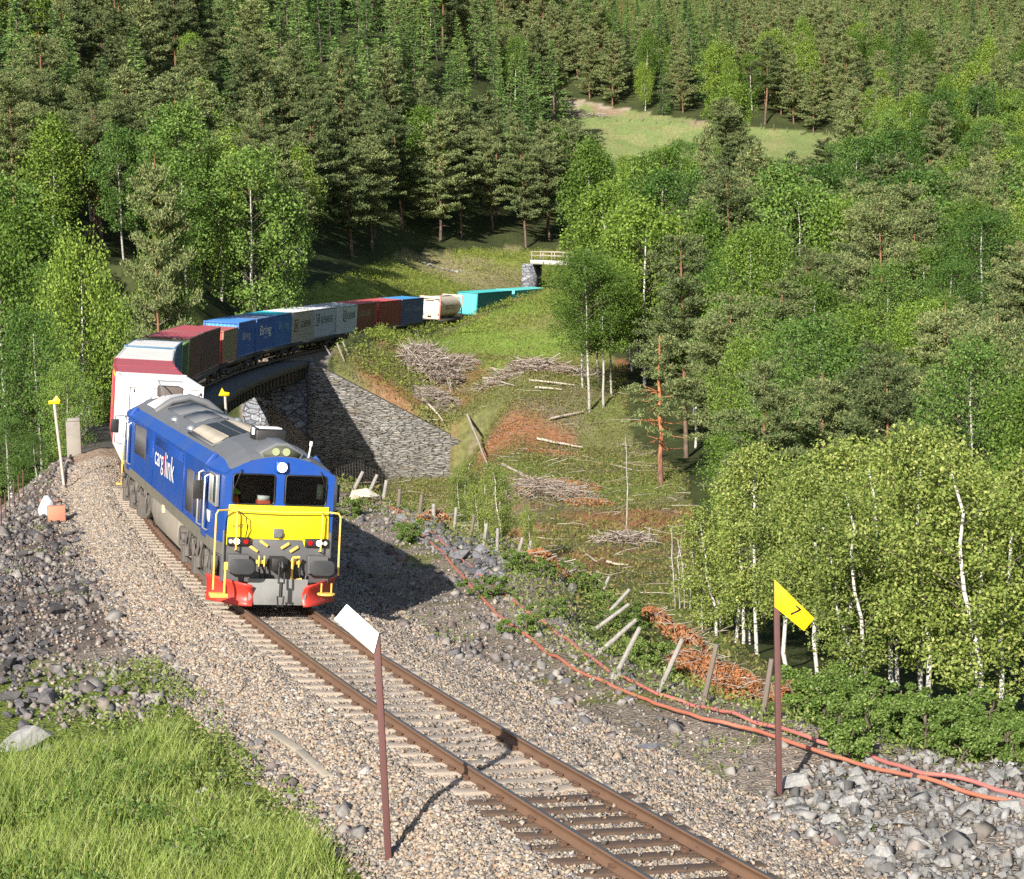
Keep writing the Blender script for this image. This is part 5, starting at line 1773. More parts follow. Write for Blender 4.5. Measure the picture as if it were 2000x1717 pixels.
def pine(h, seed, bare=.3, width=.2, dens=1.0, fine=1.0, bark=None):
    """Scots pine: layered branch plates of needle tufts over a bare trunk"""
    r = np.random.default_rng(seed)
    st = Sticks()
    tr = bent((0, 0, -.4), (r.normal(0, .25), r.normal(0, .25), h), 9, .05, r)
    st.add(tr, np.linspace(h * .0125, .03, 9), 7)
    zt = lambda z: np.array([np.interp(z, tr[:, 2], tr[:, 0]), np.interp(z, tr[:, 2], tr[:, 1]), z])
    Cs, B = [], []
    z = h * bare
    while z < h * .985:
        t = (z / h - bare) / (1 - bare)
        Lr = h * width * min(1, .5 + 2.4 * t) * (1 - t) ** .62 * 1.12 + .16
        for k in range(r.integers(5, 7) if t < .9 else 3):
            a = r.uniform(0, 6.283)
            L_ = Lr * r.uniform(.55, 1.15)
            rise = L_ * (r.uniform(-.12, .25) + .45 * t)
            tip = zt(z) + np.array([math.cos(a) * L_, math.sin(a) * L_, rise])
            br = bent(zt(z), tip, 4, .06 * L_ * .3, r)
            st.add(br, np.linspace(.018 + .008 * L_, .006, 4), 4, True)
            nclump = max(2, int(L_ * 2.9))
            for f in np.linspace(.35, 1.05, nclump):
                c = zt(z) * (1 - f) + tip * f + r.normal(0, .12, 3) * np.array([1, 1, .5])
                rr = r.uniform(.3, .55) * (h / 14) ** .5
                n = int(34 * dens)
                p = blob(c, rr, n, r, (1.15, 1.15, .55), .3)
                Cs.append(p)
                B.append(unit(p - c) * .8 + np.array([math.cos(a) * .3, math.sin(a) * .3, .55]))
        z += h * (.036 + .012 * r.random())
    for k in range(4):
        zz = h * bare * r.uniform(.5, 1)
        a = r.uniform(0, 6.28)
        st.add(bent(zt(zz), zt(zz) + np.array([math.cos(a), math.sin(a), -.1]) * r.uniform(.5, 1.6), 3, .05, r), [.03, .018, .008], 4)
    C_, Bi = np.concatenate(Cs), np.concatenate(B)
    V, F = leaves(C_, fine * r.uniform(.22, .38, len(C_)), fine * r.uniform(.08, .135, len(C_)), r, Bi, .7)
    return st.mesh("trunk", bark or B_pine), npmesh("crown", V, F, L_pine)


def spruce(h, seed, dens=1.0, width=.16):
    r = np.random.default_rng(seed)
    st = Sticks()
    tr = np.array([(0, 0, -.4), (.03, 0, h * .5), (0, .03, h)])
    st.add(tr, [h * .012, h * .008, .02], 6)
    Cs, B = [], []
    z = h * .07
    while z < h:
        t = z / h
        Lr = h * width * (1 - t) ** .85 + .12
        for k in range(r.integers(5, 8)):
            a = r.uniform(0, 6.283)
            L_ = Lr * r.uniform(.65, 1.15)
            dirv = np.array([math.cos(a), math.sin(a), -.35 + .75 * t])
            n = int((7 + 9 * L_) * dens)
            f = r.uniform(.15, 1.05, n)[:, None]
            sag = np.stack([np.zeros(n), np.zeros(n), .12 * L_ * (f[:, 0] ** 2)], -1)
            p = np.array([0, 0, z]) + dirv * L_ * f + sag + r.normal(0, .07, (n, 3)) + np.cross(dirv, [0, 0, 1]) * (r.uniform(-.22, .22, n) * L_ * (1.1 - f[:, 0]))[:, None]
            Cs.append(p)
            B.append(np.tile(dirv * .9 + np.array([0, 0, -.25]), (n, 1)))
            if k < 3: st.add([np.array([0, 0, z]), np.array([0, 0, z]) + dirv * L_ * .8], [.02, .006], 3)
        z += h * (.026 + .008 * r.random())
    C_, Bi = np.concatenate(Cs), np.concatenate(B)
    V, F = leaves(C_, r.uniform(.25, .45, len(C_)), r.uniform(.08, .14, len(C_)), r, Bi, .55)
    return st.mesh("trunk", B_spruce), npmesh("crown", V, F, L_spruce)


def broadleaf(h, seed, kind="birch", nclump=46, per=70, leaf=.2, bare=.25, width=.24, leafmat=None, bark=None, droop=0.0, stems=1, spread=.5, clump=1.0):
    r = np.random.default_rng(seed)
    st = Sticks()
    Cs, B = [], []
    for q in range(stems):
        hh = h * (1 if q == 0 else r.uniform(.75, .98))
        base = np.array([0, 0, -.35]) if q == 0 else np.array([r.normal(0, spread), r.normal(0, spread), -.35])
        top = np.array([base[0] * 1.5 + r.normal(0, .4), base[1] * 1.5 + r.normal(0, .4), hh * .95])
        tr = bent(base, top, 8, .07, r)
        st.add(tr, np.linspace(max(.05, h * .0105), .025, 8), 7)
        nc = nclump // stems
        for k in range(nc):
            t = (k + r.random()) / nc
            z = hh * (bare + (1 - bare) * t * .98)
            Lr = h * width * (math.sin(math.pi * (.12 + .83 * t)) ** .75) * (.55 + .55 * r.random())
            a = k * 2.399 + r.normal(0, .5)
            b0 = np.array([np.interp(z, tr[:, 2], tr[:, 0]), np.interp(z, tr[:, 2], tr[:, 1]), z])
            tip = b0 + np.array([math.cos(a) * Lr, math.sin(a) * Lr, Lr * r.uniform(.15, .75)])
            st.add(bent(b0 - np.array([0, 0, .2 * Lr]), tip, 4, .05 * Lr, r), np.linspace(.012 + .009 * Lr, .005, 4), 4, True)
            rr = h * r.uniform(.055, .095) * clump
            p = blob(tip, rr, per, r, (1, 1, .8 + droop), .5)
            if droop:
                p[:, 2] -= np.abs(r.normal(0, rr * droop, per))
            Cs.append(p)
            B.append(np.tile(np.array([0, 0, -.5 * (droop > 0)]), (per, 1)) + unit(p - tip) * .4)
            p = blob(b0 * .45 + tip * .55, rr * .8, per // 3, r, (1, 1, .8), .2)
            Cs.append(p)
            B.append(np.zeros((per // 3, 3)))
    C_, Bi = np.concatenate(Cs), np.concatenate(B)
    V, F = leaves(C_, leaf * r.uniform(.75, 1.3, len(C_)), leaf * r.uniform(.5, .8, len(C_)), r, Bi, .9)
    return st.mesh("trunk", bark or B_birch), npmesh("crown", V, F, leafmat or L_birch)


def plant(name, me2, x, y, h_scale, label, cat, group, rng, z=None, wide=1.0, rot=None, sink=.05):
    t = empty(name)
    t.location = (x, y, (ground_z(x, y) if z is None else z) - sink)
    t.rotation_euler = (rng.normal(0, .02), rng.normal(0, .02), rng.uniform(0, 6.283) if rot is None else rot)
    t.scale = (h_scale * wide, h_scale * wide, h_scale)
    tag(t, label, cat, group)
    meshobj("trunk", me2[0], t)
    meshobj("crown", me2[1], t)
    return t
# ------------------------------------------------------------------ tree kinds
rng = np.random.default_rng(77)
PINES = [pine(14, 101), pine(14, 102, .26, .22), pine(14, 103, .36, .18), pine(14, 104, .2, .24), pine(14, 105, .44, .19), pine(14, 106, .28, .17)]
FINEPINE = [pine(14, 111, .28, .21, 2.4, .62), pine(14, 112, .36, .24, 2.4, .62)]
SPRUCES = [spruce(14, 201), spruce(14, 202, 1.0, .13), spruce(14, 203, .9, .18)]
BIRCHES = [broadleaf(11, 301, nclump=60, per=115, leaf=.2, droop=.5, width=.21), broadleaf(11, 302, nclump=60, per=110, leaf=.19, droop=.8, width=.18), broadleaf(11, 303, nclump=58, per=120, leaf=.2, droop=.3, width=.25)]
FINE = [broadleaf(11, 351, nclump=62, per=190, leaf=.12, droop=.5, width=.19, bare=.38), broadleaf(12, 352, nclump=62, per=190, leaf=.12, leafmat=L_aspen, bark=B_aspen, width=.22, bare=.3), broadleaf(11, 353, nclump=60, per=190, leaf=.12, droop=.3, width=.21, bare=.42)]
ASPENS = [broadleaf(12, 311, nclump=58, per=125, leaf=.2, leafmat=L_aspen, bark=B_aspen, width=.23), broadleaf(12, 312, nclump=60, per=120, leaf=.2, leafmat=L_aspen, bark=B_aspen, width=.26, bare=.15)]
YOUNG = [broadleaf(6, 321, nclump=62, per=170, leaf=.085, leafmat=L_young, width=.19, bare=.25, droop=.2), broadleaf(6, 322, nclump=58, per=170, leaf=.085, leafmat=L_young, width=.17, bare=.32, droop=.3), broadleaf(6, 323, nclump=66, per=160, leaf=.085, leafmat=L_young, width=.17, bare=.14, stems=3, spread=.45)]
SALLOW = [broadleaf(4, 331, nclump=60, per=200, leaf=.1, leafmat=L_sallow, bark=B_aspen, width=.34, bare=.08, stems=3, spread=.3)]
BUSHES = [broadleaf(1.3, 341, nclump=30, per=150, leaf=.08, leafmat=L_bush, bark=B_limb, width=.42, bare=.02, stems=3, spread=.25, clump=2.0), broadleaf(1.3, 342, nclump=28, per=150, leaf=.09, leafmat=L_bush, bark=B_limb, width=.38, bare=.02, stems=4, spread=.3, clump=2.0)]
NAT = {'pine': 14, 'spruce': 14, 'birch': 11, 'aspen': 12, 'young': 6, 'sallow': 4, 'bush': 1.3}
KIT = {'pine': PINES, 'spruce': SPRUCES, 'birch': BIRCHES, 'aspen': ASPENS, 'young': YOUNG, 'sallow': SALLOW, 'bush': BUSHES}
NAME = {'pine': 'pine_tree', 'spruce': 'spruce_tree', 'birch': 'birch_tree', 'aspen': 'aspen_tree', 'young': 'young_birch', 'sallow': 'sallow_shrub', 'bush': 'leafy_bush'}
taken = []


def shades_rails(x, y, z, hgt):
    """would the tree throw its shadow on the sunlit railing and ballast at the near end of the viaduct?"""
    for f in (.5, .75, 1.0):
        for L_ in np.arange(4, 40, 2.5):
            s_, e_ = SE(x + .334 * L_, y + .943 * L_)
            if 20 < s_ < 84 and -1 < e_ < 4.6 and z + f * hgt - .51 * L_ > -.9: return True
    return False


def special(kind, base, top, d, label, v=0, wide=1.0, group=None, kit=None, name=None, snap=False):
    """one tree singled out in the photograph: foot and top surveyed, distance estimated"""
    if kit is None and d is not None and d < 150 and kind in ('birch', 'aspen'): kit = FINE[1] if kind == 'aspen' else FINE[2 * (v % 2)]
    if kit is None and d is not None and d < 185 and kind == 'pine': kit = FINEPINE[v % 2]
    if snap: w_ = hit(*base); d = w_[1]
    else: w_ = at(*base, d)
    z = ground_z(w_[0], w_[1])
    hgt = at(*top, d)[2] - z
    wide *= min(1.0, max(.45, (at(*top, d)[2] - w_[2]) / hgt))
    if shades_rails(w_[0], w_[1], z, hgt): print('SHADES', label)
    taken.append((w_[0], w_[1], hgt * .14))
    return plant(name or NAME[kind], kit or KIT[kind][v], w_[0], w_[1], hgt / NAT[kind], label, "bush" if kind in ('bush', 'sallow') else "tree", group, rng, z, wide)


# the lone half bare pine by the clearing
r = np.random.default_rng(9)
st, dt = Sticks(), Sticks()
tr = bent((0, 0, -.4), (-.25, 0, 9.6), 9, .06, r)
st.add(tr, np.linspace(.2, .05, 9), 8)
st.add(bent(tr[5], tr[5] + [.45, .1, 2.6], 5, .03, r), np.linspace(.1, .04, 5), 6)
for k in range(26):
    z = r.uniform(1.2, 6.6)
    a = r.uniform(0, 6.28)
    L_ = r.uniform(.7, 2.6)
    p0 = np.array([np.interp(z, tr[:, 2], tr[:, 0]), 0, z])
    st.add(bent(p0, p0 + [math.cos(a) * L_, math.sin(a) * L_, r.uniform(-.5, .4)], 5, .06 * L_, r), np.linspace(.05, .012, 5), 4)
Cs, Bi = [], []
for k in range(64):
    up_ = r.random() < .55
    z = r.uniform(7.0, 9.7) if up_ else r.uniform(3.4, 6.6)
    a = r.uniform(0, 6.28)
    if not up_: a = r.choice([3.14, 0.3, 2.8]) + r.normal(0, .45)
    q = r.uniform(.1, 1.35) if up_ else r.uniform(1.3, 2.9)
    c = np.array([math.cos(a) * q - .2, math.sin(a) * q, z])
    p = blob(c, r.uniform(.3, .5), 60, r, (1.2, 1.2, .6), .3)
    Cs.append(p)
    Bi.append(unit(p - c) * .8 + [0, 0, .5])
C_ = np.concatenate(Cs)
V, F = leaves(C_, r.uniform(.16, .3, len(C_)), r.uniform(.05, .09, len(C_)), r, np.concatenate(Bi), .7)
LONE = (st.mesh("trunk", B_red), npmesh("crown", V, F, L_pine))
NAT['lone'] = 9.7
special('lone', (1292, 942), (1285, 655), 122, "lone half bare pine with an orange trunk and dead side branches by the clearing", kit=LONE, name="pine_tree")

# tall pale stemmed aspens at the edge of the meadow
TALL = [broadleaf(14, 401 + k, nclump=54, per=150, leaf=.17, leafmat=L_birch, bark=B_aspen, width=.25, bare=.36) for k in range(2)]
NAT['tall'] = 14
for (b_px, t_px, d, lab, v) in [((1152, 868), (1120, 505), 150, "tallest pale stemmed aspen at the right end of the meadow, leftmost of the clump", 0), ((1180, 872), (1165, 520), 151, "pale stemmed aspen standing second in the clump at the end of the meadow", 1),
                                ((1140, 835), (1160, 500), 156, "slim pale stemmed aspen behind the others at the end of the meadow", 1), ((1196, 850), (1205, 540), 154, "rightmost pale stemmed aspen of the clump, next to the lone bare pine", 0), ((1172, 845), (1140, 515), 158, "hindmost aspen of the clump at the end of the meadow", 0)]:
    special('tall', b_px, t_px, d, lab, v=0, kit=TALL[v], name="aspen_tree", group="pale stemmed aspens at the end of the meadow")

# young birches at the right foreground
for (b_px, t_px, d, lab, v, wd) in [((1478, 1275), (1465, 880), 61, "young birch with a white trunk to the left of the yellow 7 board", 0, 1.0), ((1822, 1405), (1825, 845), 44.5, "tallest young birch with a white trunk, right of the yellow 7 board", 0, 1.0),
                                    ((1598, 1345), (1600, 925), 51, "young birch with a crooked white trunk directly behind the yellow 7 board", 1, 1.05), ((1695, 1380), (1700, 940), 47, "young birch with several thin reddish stems, right of the crooked one", 2, 1.1),
                                    ((1540, 1310), (1535, 900), 56, "young birch between the white trunk and the yellow 7 board", 1, 1.1), ((1940, 1440), (1930, 900), 42, "young birch at the right edge of the picture", 2, 1.15), ((1395, 1225), (1410, 960), 69, "small young birch at the left end of the birch thicket", 2, 1.2),
                                    ((1640, 1330), (1645, 870), 56, "young birch high in the middle of the thicket behind the thin stems", 0, 1.1), ((1760, 1380), (1765, 900), 49, "young birch with dense foliage between two white trunks", 2, 1.15), ((1890, 1390), (1880, 870), 48, "yellow green young birch right of the tallest white trunk", 1, 1.1), ((2020, 1420), (2010, 900), 46, "young birch cut by the right edge of the picture", 0, 1.1),
                                    ((1435, 1255), (1440, 920), 65, "young birch at the left front of the thicket beside the bare saplings", 2, 1.1), ((1600, 1250), (1590, 900), 66, "young birch in the second row behind the yellow 7 board", 0, 1.1), ((1720, 1260), (1735, 890), 62, "young birch in the second row between two white trunks", 1, 1.1)]:
    special('young', b_px, t_px, d, lab, v, wd, group="young birches beyond the fence posts")
for (b_px, t_px, d, lab) in [((1690, 1200), (1690, 890), 70, "grey green sallow shrub in the middle of the birch thicket"), ((1850, 1160), (1860, 930), 74, "grey green sallow shrub in front of the orange trunked pine"), ((1975, 1180), (1980, 960), 70, "grey green sallow shrub at the right edge of the picture"), ((1950, 1300), (1960, 1050), 55, "grey green sallow shrub low at the right edge of the thicket")]:
    special('sallow', b_px, t_px, d, lab, 0, 1.0, group="sallow shrubs in the thicket")
for (b_px, t_px, d, lab, v) in [((900, 1005), (915, 895), 84, "young birch bush in front of the rubble stone wall, left one", 2), ((985, 1010), (990, 905), 84, "young birch bush in front of the clearing, right of its twin", 2), ((940, 1020), (945, 930), 80, "low young birch bush between two taller ones below the stone wall", 2), ((1040, 1040), (1045, 985), 80, "lowest young birch bush at the right end of the row below the clearing", 2)]:
    special('young', b_px, t_px, d, lab, v, 1.35, group="birch bushes below the rubble wall")
# larger trees in the right hand valley
for (kind, b_px, t_px, d, lab, v, wd) in [('pine', (1955, 985), (1945, 690), 98, "large pine with an orange trunk at the right edge above the birch thicket", 0, 1.25), ('pine', (1870, 985), (1865, 730), 104, "broad pine left of the orange trunked pine at the right edge", 3, 1.3), ('pine', (1655, 935), (1655, 800), 92, "small rounded pine just above the young birches", 1, 1.2),
                                          ('pine', (1700, 830), (1690, 365), 150, "biggest broad crowned pine in the middle of the right hand forest", 1, 1.15), ('pine', (1600, 800), (1610, 520), 146, "pine close to the left of the biggest broad crowned pine", 3, 1.1), ('aspen', (1530, 760), (1530, 330), 168, "tall bright green aspen left of the biggest broad crowned pine", 0, 1.1), ('aspen', (1460, 780), (1465, 380), 172, "bright green aspen second left of the biggest pine", 1, 1.0),
                                          ('birch', (1340, 800), (1310, 430), 170, "pale green drooping birch right of the meadow aspens", 1, 1.2), ('birch', (1260, 760), (1245, 400), 178, "drooping birch directly behind the meadow aspens", 0, 1.2), ('pine', (1380, 560), (1372, 236), 285, "pine whose top reaches up into the far meadow", 5, .6),
                                          ('pine', (1190, 470), (1180, 325), 268, "pine behind the wooden bridge", 4, 1.3), ('birch', (1790, 800), (1790, 560), 135, "yellow green birch in the gap right of the biggest pine", 2, 1.2), ('aspen', (1760, 850), (1765, 640), 118, "aspen with bare grey lower branches below the biggest pine", 0, 1.2), ('pine', (1960, 800), (1960, 470), 140, "pine at the right edge high above the orange trunked one", 3, 1.2)]:
    special(kind, b_px, t_px, d, lab, v, wd)
# left side
for (kind, b_px, t_px, d, lab, v, wd) in [('pine', (300, 605), (300, 300), 137, "pine with a pale bare lower trunk standing on the bank behind the red containers", 2, 1.2), ('birch', (340, 590), (330, 400), 140, "leaning birch pair beside the pale trunked pine on the bank", 1, 1.0), ('aspen', (490, 590), (480, 300), 165, "broad bright green tree above the blue swap bodies", 1, 1.25), ('aspen', (560, 560), (560, 370), 170, "bright green tree right of the broad one above the blue swap bodies", 0, 1.2),
                                          ('birch', (170, 860), (150, 480), 100, "birch with a white trunk left of the white container", 0, 1.2), ('aspen', (80, 960), (75, 620), 92, "dense green tree at the left edge above the dark rocks", 1, 1.2), ('birch', (20, 900), (20, 480), 104, "birch at the very left edge of the picture", 2, 1.3), ('birch', (220, 800), (215, 560), 108, "slim birch just left of the crimson containers", 1, 1.1), ('aspen', (130, 930), (125, 720), 88, "young bushy tree right behind the grey marker post", 1, 1.25),
                                          ('aspen', (20, 990), (20, 820), 84, "low bushy tree at the left edge behind the iron stakes", 0, 1.4), ('aspen', (75, 985), (70, 850), 82, "low bushy tree behind the sack and crate", 1, 1.4)]:
    special(kind, b_px, t_px, d, lab, v, wd)
# bare dead trees
def deadtree(h, seed, n=16, spread=.16):
    r = np.random.default_rng(seed)
    st = Sticks()
    tr = bent((0, 0, -.3), (r.normal(0, .2), 0, h), 7, .05, r)
    st.add(tr, np.linspace(h * .011, .02, 7), 6)
    br = Sticks()
    for k in range(n):
        z = h * r.uniform(.3, .95)
        a = r.uniform(0, 6.28)
        p0 = np.array([np.interp(z, tr[:, 2], tr[:, 0]), np.interp(z, tr[:, 2], tr[:, 1]), z])
        L_ = h * spread * r.uniform(.4, 1.1) * (1.2 - z / h)
        br.add(bent(p0, p0 + [math.cos(a) * L_, math.sin(a) * L_, r.uniform(-.1, .5) * L_], 4, .08 * L_, r), np.linspace(.03, .008, 4), 4)
    return st.mesh("trunk", B_dead), br.mesh("branches", B_dead)


def dead(base, top, d, lab, seed, n=16, spread=.16, group=None, name="dead_tree", snap=False):
    w_ = hit(*base) if snap else at(*base, d)
    z = ground_z(w_[0], w_[1])
    h = at(*top, w_[1])[2] - z
    me2 = deadtree(h, seed, n, spread)
    t = empty(name)
    t.location = (w_[0], w_[1], z)
    tag(t, lab, "tree", group)
    meshobj("trunk", me2[0], t)
    meshobj("branches", me2[1], t)


dead((395, 420), (392, 225), 208, "bare silver dead tree among the pines above the train", 1, 30, .3)
dead((1222, 1046), (1222, 850), 105, "thin bare dead trunk standing alone in the clearing", 2, 6, .06)
dead((1765, 860), (1770, 730), 112, "dead grey tree with bare branches below the biggest pine", 3, 34, .45)
for k, (x0, x1, lab) in enumerate([(1310, 1300, "leftmost bare grey sapling at the left end of the birch thicket"), (1319, 1325, "second bare grey sapling from the left beside the birch thicket"), (1328, 1335, "third bare grey sapling from the left beside the birch thicket"), (1338, 1345, "fourth bare grey sapling from the left beside the birch thicket")]):
    dead((x0 + 8, 1195 - 2 * k), (x1, 1030 + 9 * k), 76, lab, 20 + k, 8, .12, "bare saplings by the birch thicket", "bare_sapling")
# bushes along the edge
BU = [(1015, 1120), (1062, 1128), (1100, 1115), (1150, 1160), (1125, 1130), (1080, 1208), (1030, 1240), (955, 1168), (1205, 1235), (1235, 1210), (1250, 1300), (1320, 1290), (690, 1010), (800, 1060), (1180, 1195), (1590, 1400), (1640, 1420), (1690, 1435), (1740, 1450), (1790, 1460), (1840, 1468), (1890, 1478), (1940, 1485), (1990, 1490), (1620, 1375), (1700, 1400), (1780, 1425), (1860, 1440), (1940, 1455), (2000, 1462), (1660, 1460), (1660, 1395), (1830, 1440), (1905, 1450)]
for i, (px, py) in enumerate(BU):
    w_ = hit(px, py)
    plant("leafy_bush", BUSHES[i % 2], w_[0], w_[1], rng.uniform(.3, .5) if px < 1580 else rng.uniform(.5, .9), "leafy green bush growing along the fence posts by the red pipes" if px < 1580 else "leafy green bush at the edge of the rubble under the birch thicket", "bush", "bushes along the fence posts" if px < 1580 else "bushes under the birch thicket", rng, w_[2], 1.1)

# ------------------------------------------------------------------ the forest, tree by tree
PR_FRONT = [(205, 960), (222, 690), (250, 650), (400, 622), (560, 592), (650, 545), (790, 496), (1000, 488), (1130, 490), (1100, 560), (1060, 600), (1130, 700), (1200, 700), (1215, 860), (1330, 930), (1340, 1060), (1420, 1250), (1590, 1390), (2000, 1480), (2200, 1500), (2200, 1750), (-100, 1750), (-100, 1010), (110, 965)]
PR_UP = [(1040, 193), (1120, 198), (1290, 232), (1640, 270), (1625, 298), (1500, 300), (1450, 240), (1400, 262), (1340, 270), (1255, 292), (1195, 312), (1150, 245)]
cand = []
for d0, d1, rad, n_ in ((60, 110, 3.2, 2600), (110, 190, 4.3, 7000), (190, 300, 5.3, 14000), (300, 440, 5.3, 24000), (440, 640, 4.1, 60000)):
    d = np.sqrt(rng.uniform(d0 ** 2, d1 ** 2, n_))
    tx = rng.uniform(-.3, .3, n_)
    x = tx * d
    z = height(x, d)
    px, py = proj(x, d, z)
    s, e = SE(x, d)
    ok = (px > -130) & (px < 2130)
    ok &= ~((np.abs(e + .5) < 6.0) & (s < 250)) & ~((s < 46) & (e > -11.5) & (e < 7.5))
    ok &= ~((s > S_BR0) & (s < 119) & (e < 3) & (e > -20))
    ok &= ~(inpoly(px, py, PO_CLEAR) & (d < 240)) & ~(inpoly(px, py, PO_MEADOW) & (d < 240)) & ~(inpoly(px, py, PO_BANK) & (d < 300)) & ~(inpoly(px, py, PO_UP) & (d > 320) & (d < 415))
    for i in np.nonzero(ok)[0]: cand.append((x[i], d[i], z[i], px[i], rad))
grid = {}
placed = []
for x, y, rd in taken: grid.setdefault((int(x // 6), int(y // 6)), []).append((x, y, max(1.6, rd)))
for x, y, z, px, rad in cand:
    g = (int(x // 6), int(y // 6))
    rr = rad * rng.uniform(.8, 1.15)
    if any((x - q[0]) ** 2 + (y - q[1]) ** 2 < max(rr, q[2]) ** 2 for i in (-1, 0, 1) for j in (-1, 0, 1) for q in grid.get((g[0] + i, g[1] + j), ())): continue
    n_ = vnoise(x, y, 28, 5)
    u = rng.random()
    left = px < 1000
    if y < 135 and left: kind = 'birch' if u < .45 else ('aspen' if u < .9 else 'pine')
    elif px < 700 and y < 175: kind = 'aspen' if u < .35 else ('birch' if u < .62 else 'pine')
    elif left or (px < 1180 and y > 235): kind = 'spruce' if n_ > .58 else ('pine' if u < .88 else 'birch')
    elif y < 210: kind = 'pine' if u < .36 else ('birch' if u < .72 else 'aspen')
    elif y < 330: kind = 'pine' if u < .52 + .4 * (n_ - .5) else ('birch' if u < .75 else 'aspen')
    elif y < 425: kind = 'pine' if u < .45 else ('spruce' if u < .62 else 'birch')
    elif px > 1150: kind = 'spruce' if u < .4 + .8 * n_ else 'pine'
    else: kind = 'spruce' if n_ > .5 else 'pine'
    hgt = {'pine': rng.uniform(11.5, 17.5), 'spruce': rng.uniform(11, 18.5), 'birch': rng.uniform(9.5, 15.5), 'aspen': rng.uniform(10, 16.5)}[kind]
    if y > 440 and kind == 'spruce' and px > 1150: hgt *= .72
    if y < 130: hgt *= .72
    wd = hgt * (.2 if kind in ('pine', 'spruce') else .3)
    bad = shades_rails(x, y, z, hgt)
    if kind in ('pine', 'spruce') and 1080 < px < 1320 and 150 < y < 262: kind = 'birch'
    for f in (0.02, .2, .4, .6, .8, 1.0):
        w2 = wd * (0 if f < .15 or f == 1 else 1)
        for sx in (-w2, w2):
            a_, b2 = proj(x + sx, y, z + f * hgt)
            if (y < 240 and inpoly(a_, b2, PR_FRONT)) or (y < 390 and inpoly(a_, b2, PR_UP)): bad = True
        if bad: break
    if not bad and y < 262:
        for f in (.35, .5, .65, .8, 1.0):
            sx_, sy_ = x + .334 * 1.963 * f * hgt, y + .943 * 1.963 * f * hgt
            a_, b2 = proj(sx_, sy_, ground_z(sx_, sy_))
            if 195 < sy_ < 275 and inpoly(a_, b2, [(770, 580), (800, 502), (1075, 498), (1075, 600), (770, 600)]): bad = True
    if bad: continue
    grid.setdefault(g, []).append((x, y, rr))
    a_, b2 = proj(x, y, z + hgt)
    if b2 > 1500 or proj(x, y, z)[1] < -30: continue
    placed.append((hgt / y, kind, x, y, z, hgt, px))
# drop trees that nearer ones hide completely (their tops stay below the skyline of the nearer crowns)
placed.sort(key=lambda t: t[3])
sky_ = np.full(300, 3000.0)
vis = []
for t in placed:
    _, kind, x, y, z, hgt, px = t
    top = proj(x, y, z + hgt)[1]
    wpx = hgt * .12 / y * F_PX
    b0, b1 = int((px - wpx) / 10 + 20), int((px + wpx) / 10 + 20)
    b0, b1 = max(0, b0), min(299, max(b0, b1))
    if top > sky_[b0:b1 + 1].max() + 6 and y > 60: continue
    vis.append(t)
    cv = proj(x, y, z + hgt * .62)[1]
    i0, i1 = int((px - wpx * .8) / 10 + 20), int((px + wpx * .8) / 10 + 20)
    sky_[max(0, i0):min(299, i1) + 1] = np.minimum(sky_[max(0, i0):min(299, i1) + 1], cv)
print("TREES placed", len(placed), "in view", len(vis), {k: sum(1 for t in vis if t[1] == k) for k in ('pine', 'spruce', 'birch', 'aspen')})
vis.sort(key=lambda t: -t[0])
cnt = {'pine': 16, 'spruce': 0, 'birch': 8, 'aspen': 12}
rest = []
for t in vis:
    _, kind, x, y, z, hgt, px = t
    cnt[kind] += 1
    if cnt[kind] > 295: rest.append(t); continue
    if y < 140 and px < 1000: zone = ("on the low ground left of the viaduct", "trees left of the viaduct")
    elif px < 1120 and y < 300: zone = ("on the hillside close above the train", "trees on the hillside above the train")
    elif px < 1120: zone = ("high on the left hillside in the background", "trees high on the left hillside")
    elif y < 230: zone = ("in the valley forest right of the clearing", "trees in the right hand valley")
    elif y < 400: zone = ("in the forest below the far meadow", "trees below the far meadow")
    else: zone = ("on the slope behind the far meadow", "trees on the slope behind the far meadow")
    adj = {'pine': "olive green pine", 'spruce': "dark pointed spruce", 'birch': "light green birch", 'aspen': "fresh green aspen"}[kind]
    plant(NAME[kind], FINEPINE[rng.integers(2)] if (y < 185 and kind == 'pine') else (FINE[1] if kind == 'aspen' else FINE[2 * rng.integers(2)]) if (y < 150 and kind in ('birch', 'aspen')) else KIT[kind][rng.integers(len(KIT[kind]))], x, y, hgt / NAT[kind], adj + " " + zone[0], "tree", zone[1] + ", " + kind, rng, z, rng.uniform(.85, 1.2))
print("rest as far forest", len(rest))
# the remaining distant trees form one wood
far_kit = {}
for k, fn in (('pine', lambda: pine(14, 501, .14, .22, .55, 1.15, B_limb)), ('spruce', lambda: spruce(14, 502, .75)), ('birch', lambda: broadleaf(11, 503, nclump=40, per=26, leaf=.4)), ('aspen', lambda: broadleaf(12, 504, nclump=40, per=26, leaf=.4, leafmat=L_aspen))):
    arr = []
    for me in fn():
        v = np.empty(len(me.vertices) * 3, np.float32)
        me.vertices.foreach_get("co", v)
        f = np.empty(len(me.loops), np.int32)
        me.loops.foreach_get("vertex_index", f)
        arr.append((v.reshape(-1, 3), f.reshape(-1, 4)))
    far_kit[k] = arr
Vs, Fs, Ms, off = [], [], [], 0
fm = [L_pine, L_spruce, L_birch, L_aspen, B_pine]
for t in rest:
    _, kind, x, y, z, hgt, px = t
    a = rng.uniform(0, 6.28)
    Rm = np.array([[math.cos(a), -math.sin(a), 0], [math.sin(a), math.cos(a), 0], [0, 0, 1]]) * (hgt / NAT[kind])
    for j, (v, f) in enumerate(far_kit[kind]):
        Vs.append(v @ Rm.T + [x, y, z])
        Fs.append(f + off)
        off += len(v)
        Ms.append(np.full(len(f), 4 if j == 0 else ['pine', 'spruce', 'birch', 'aspen'].index(kind)))
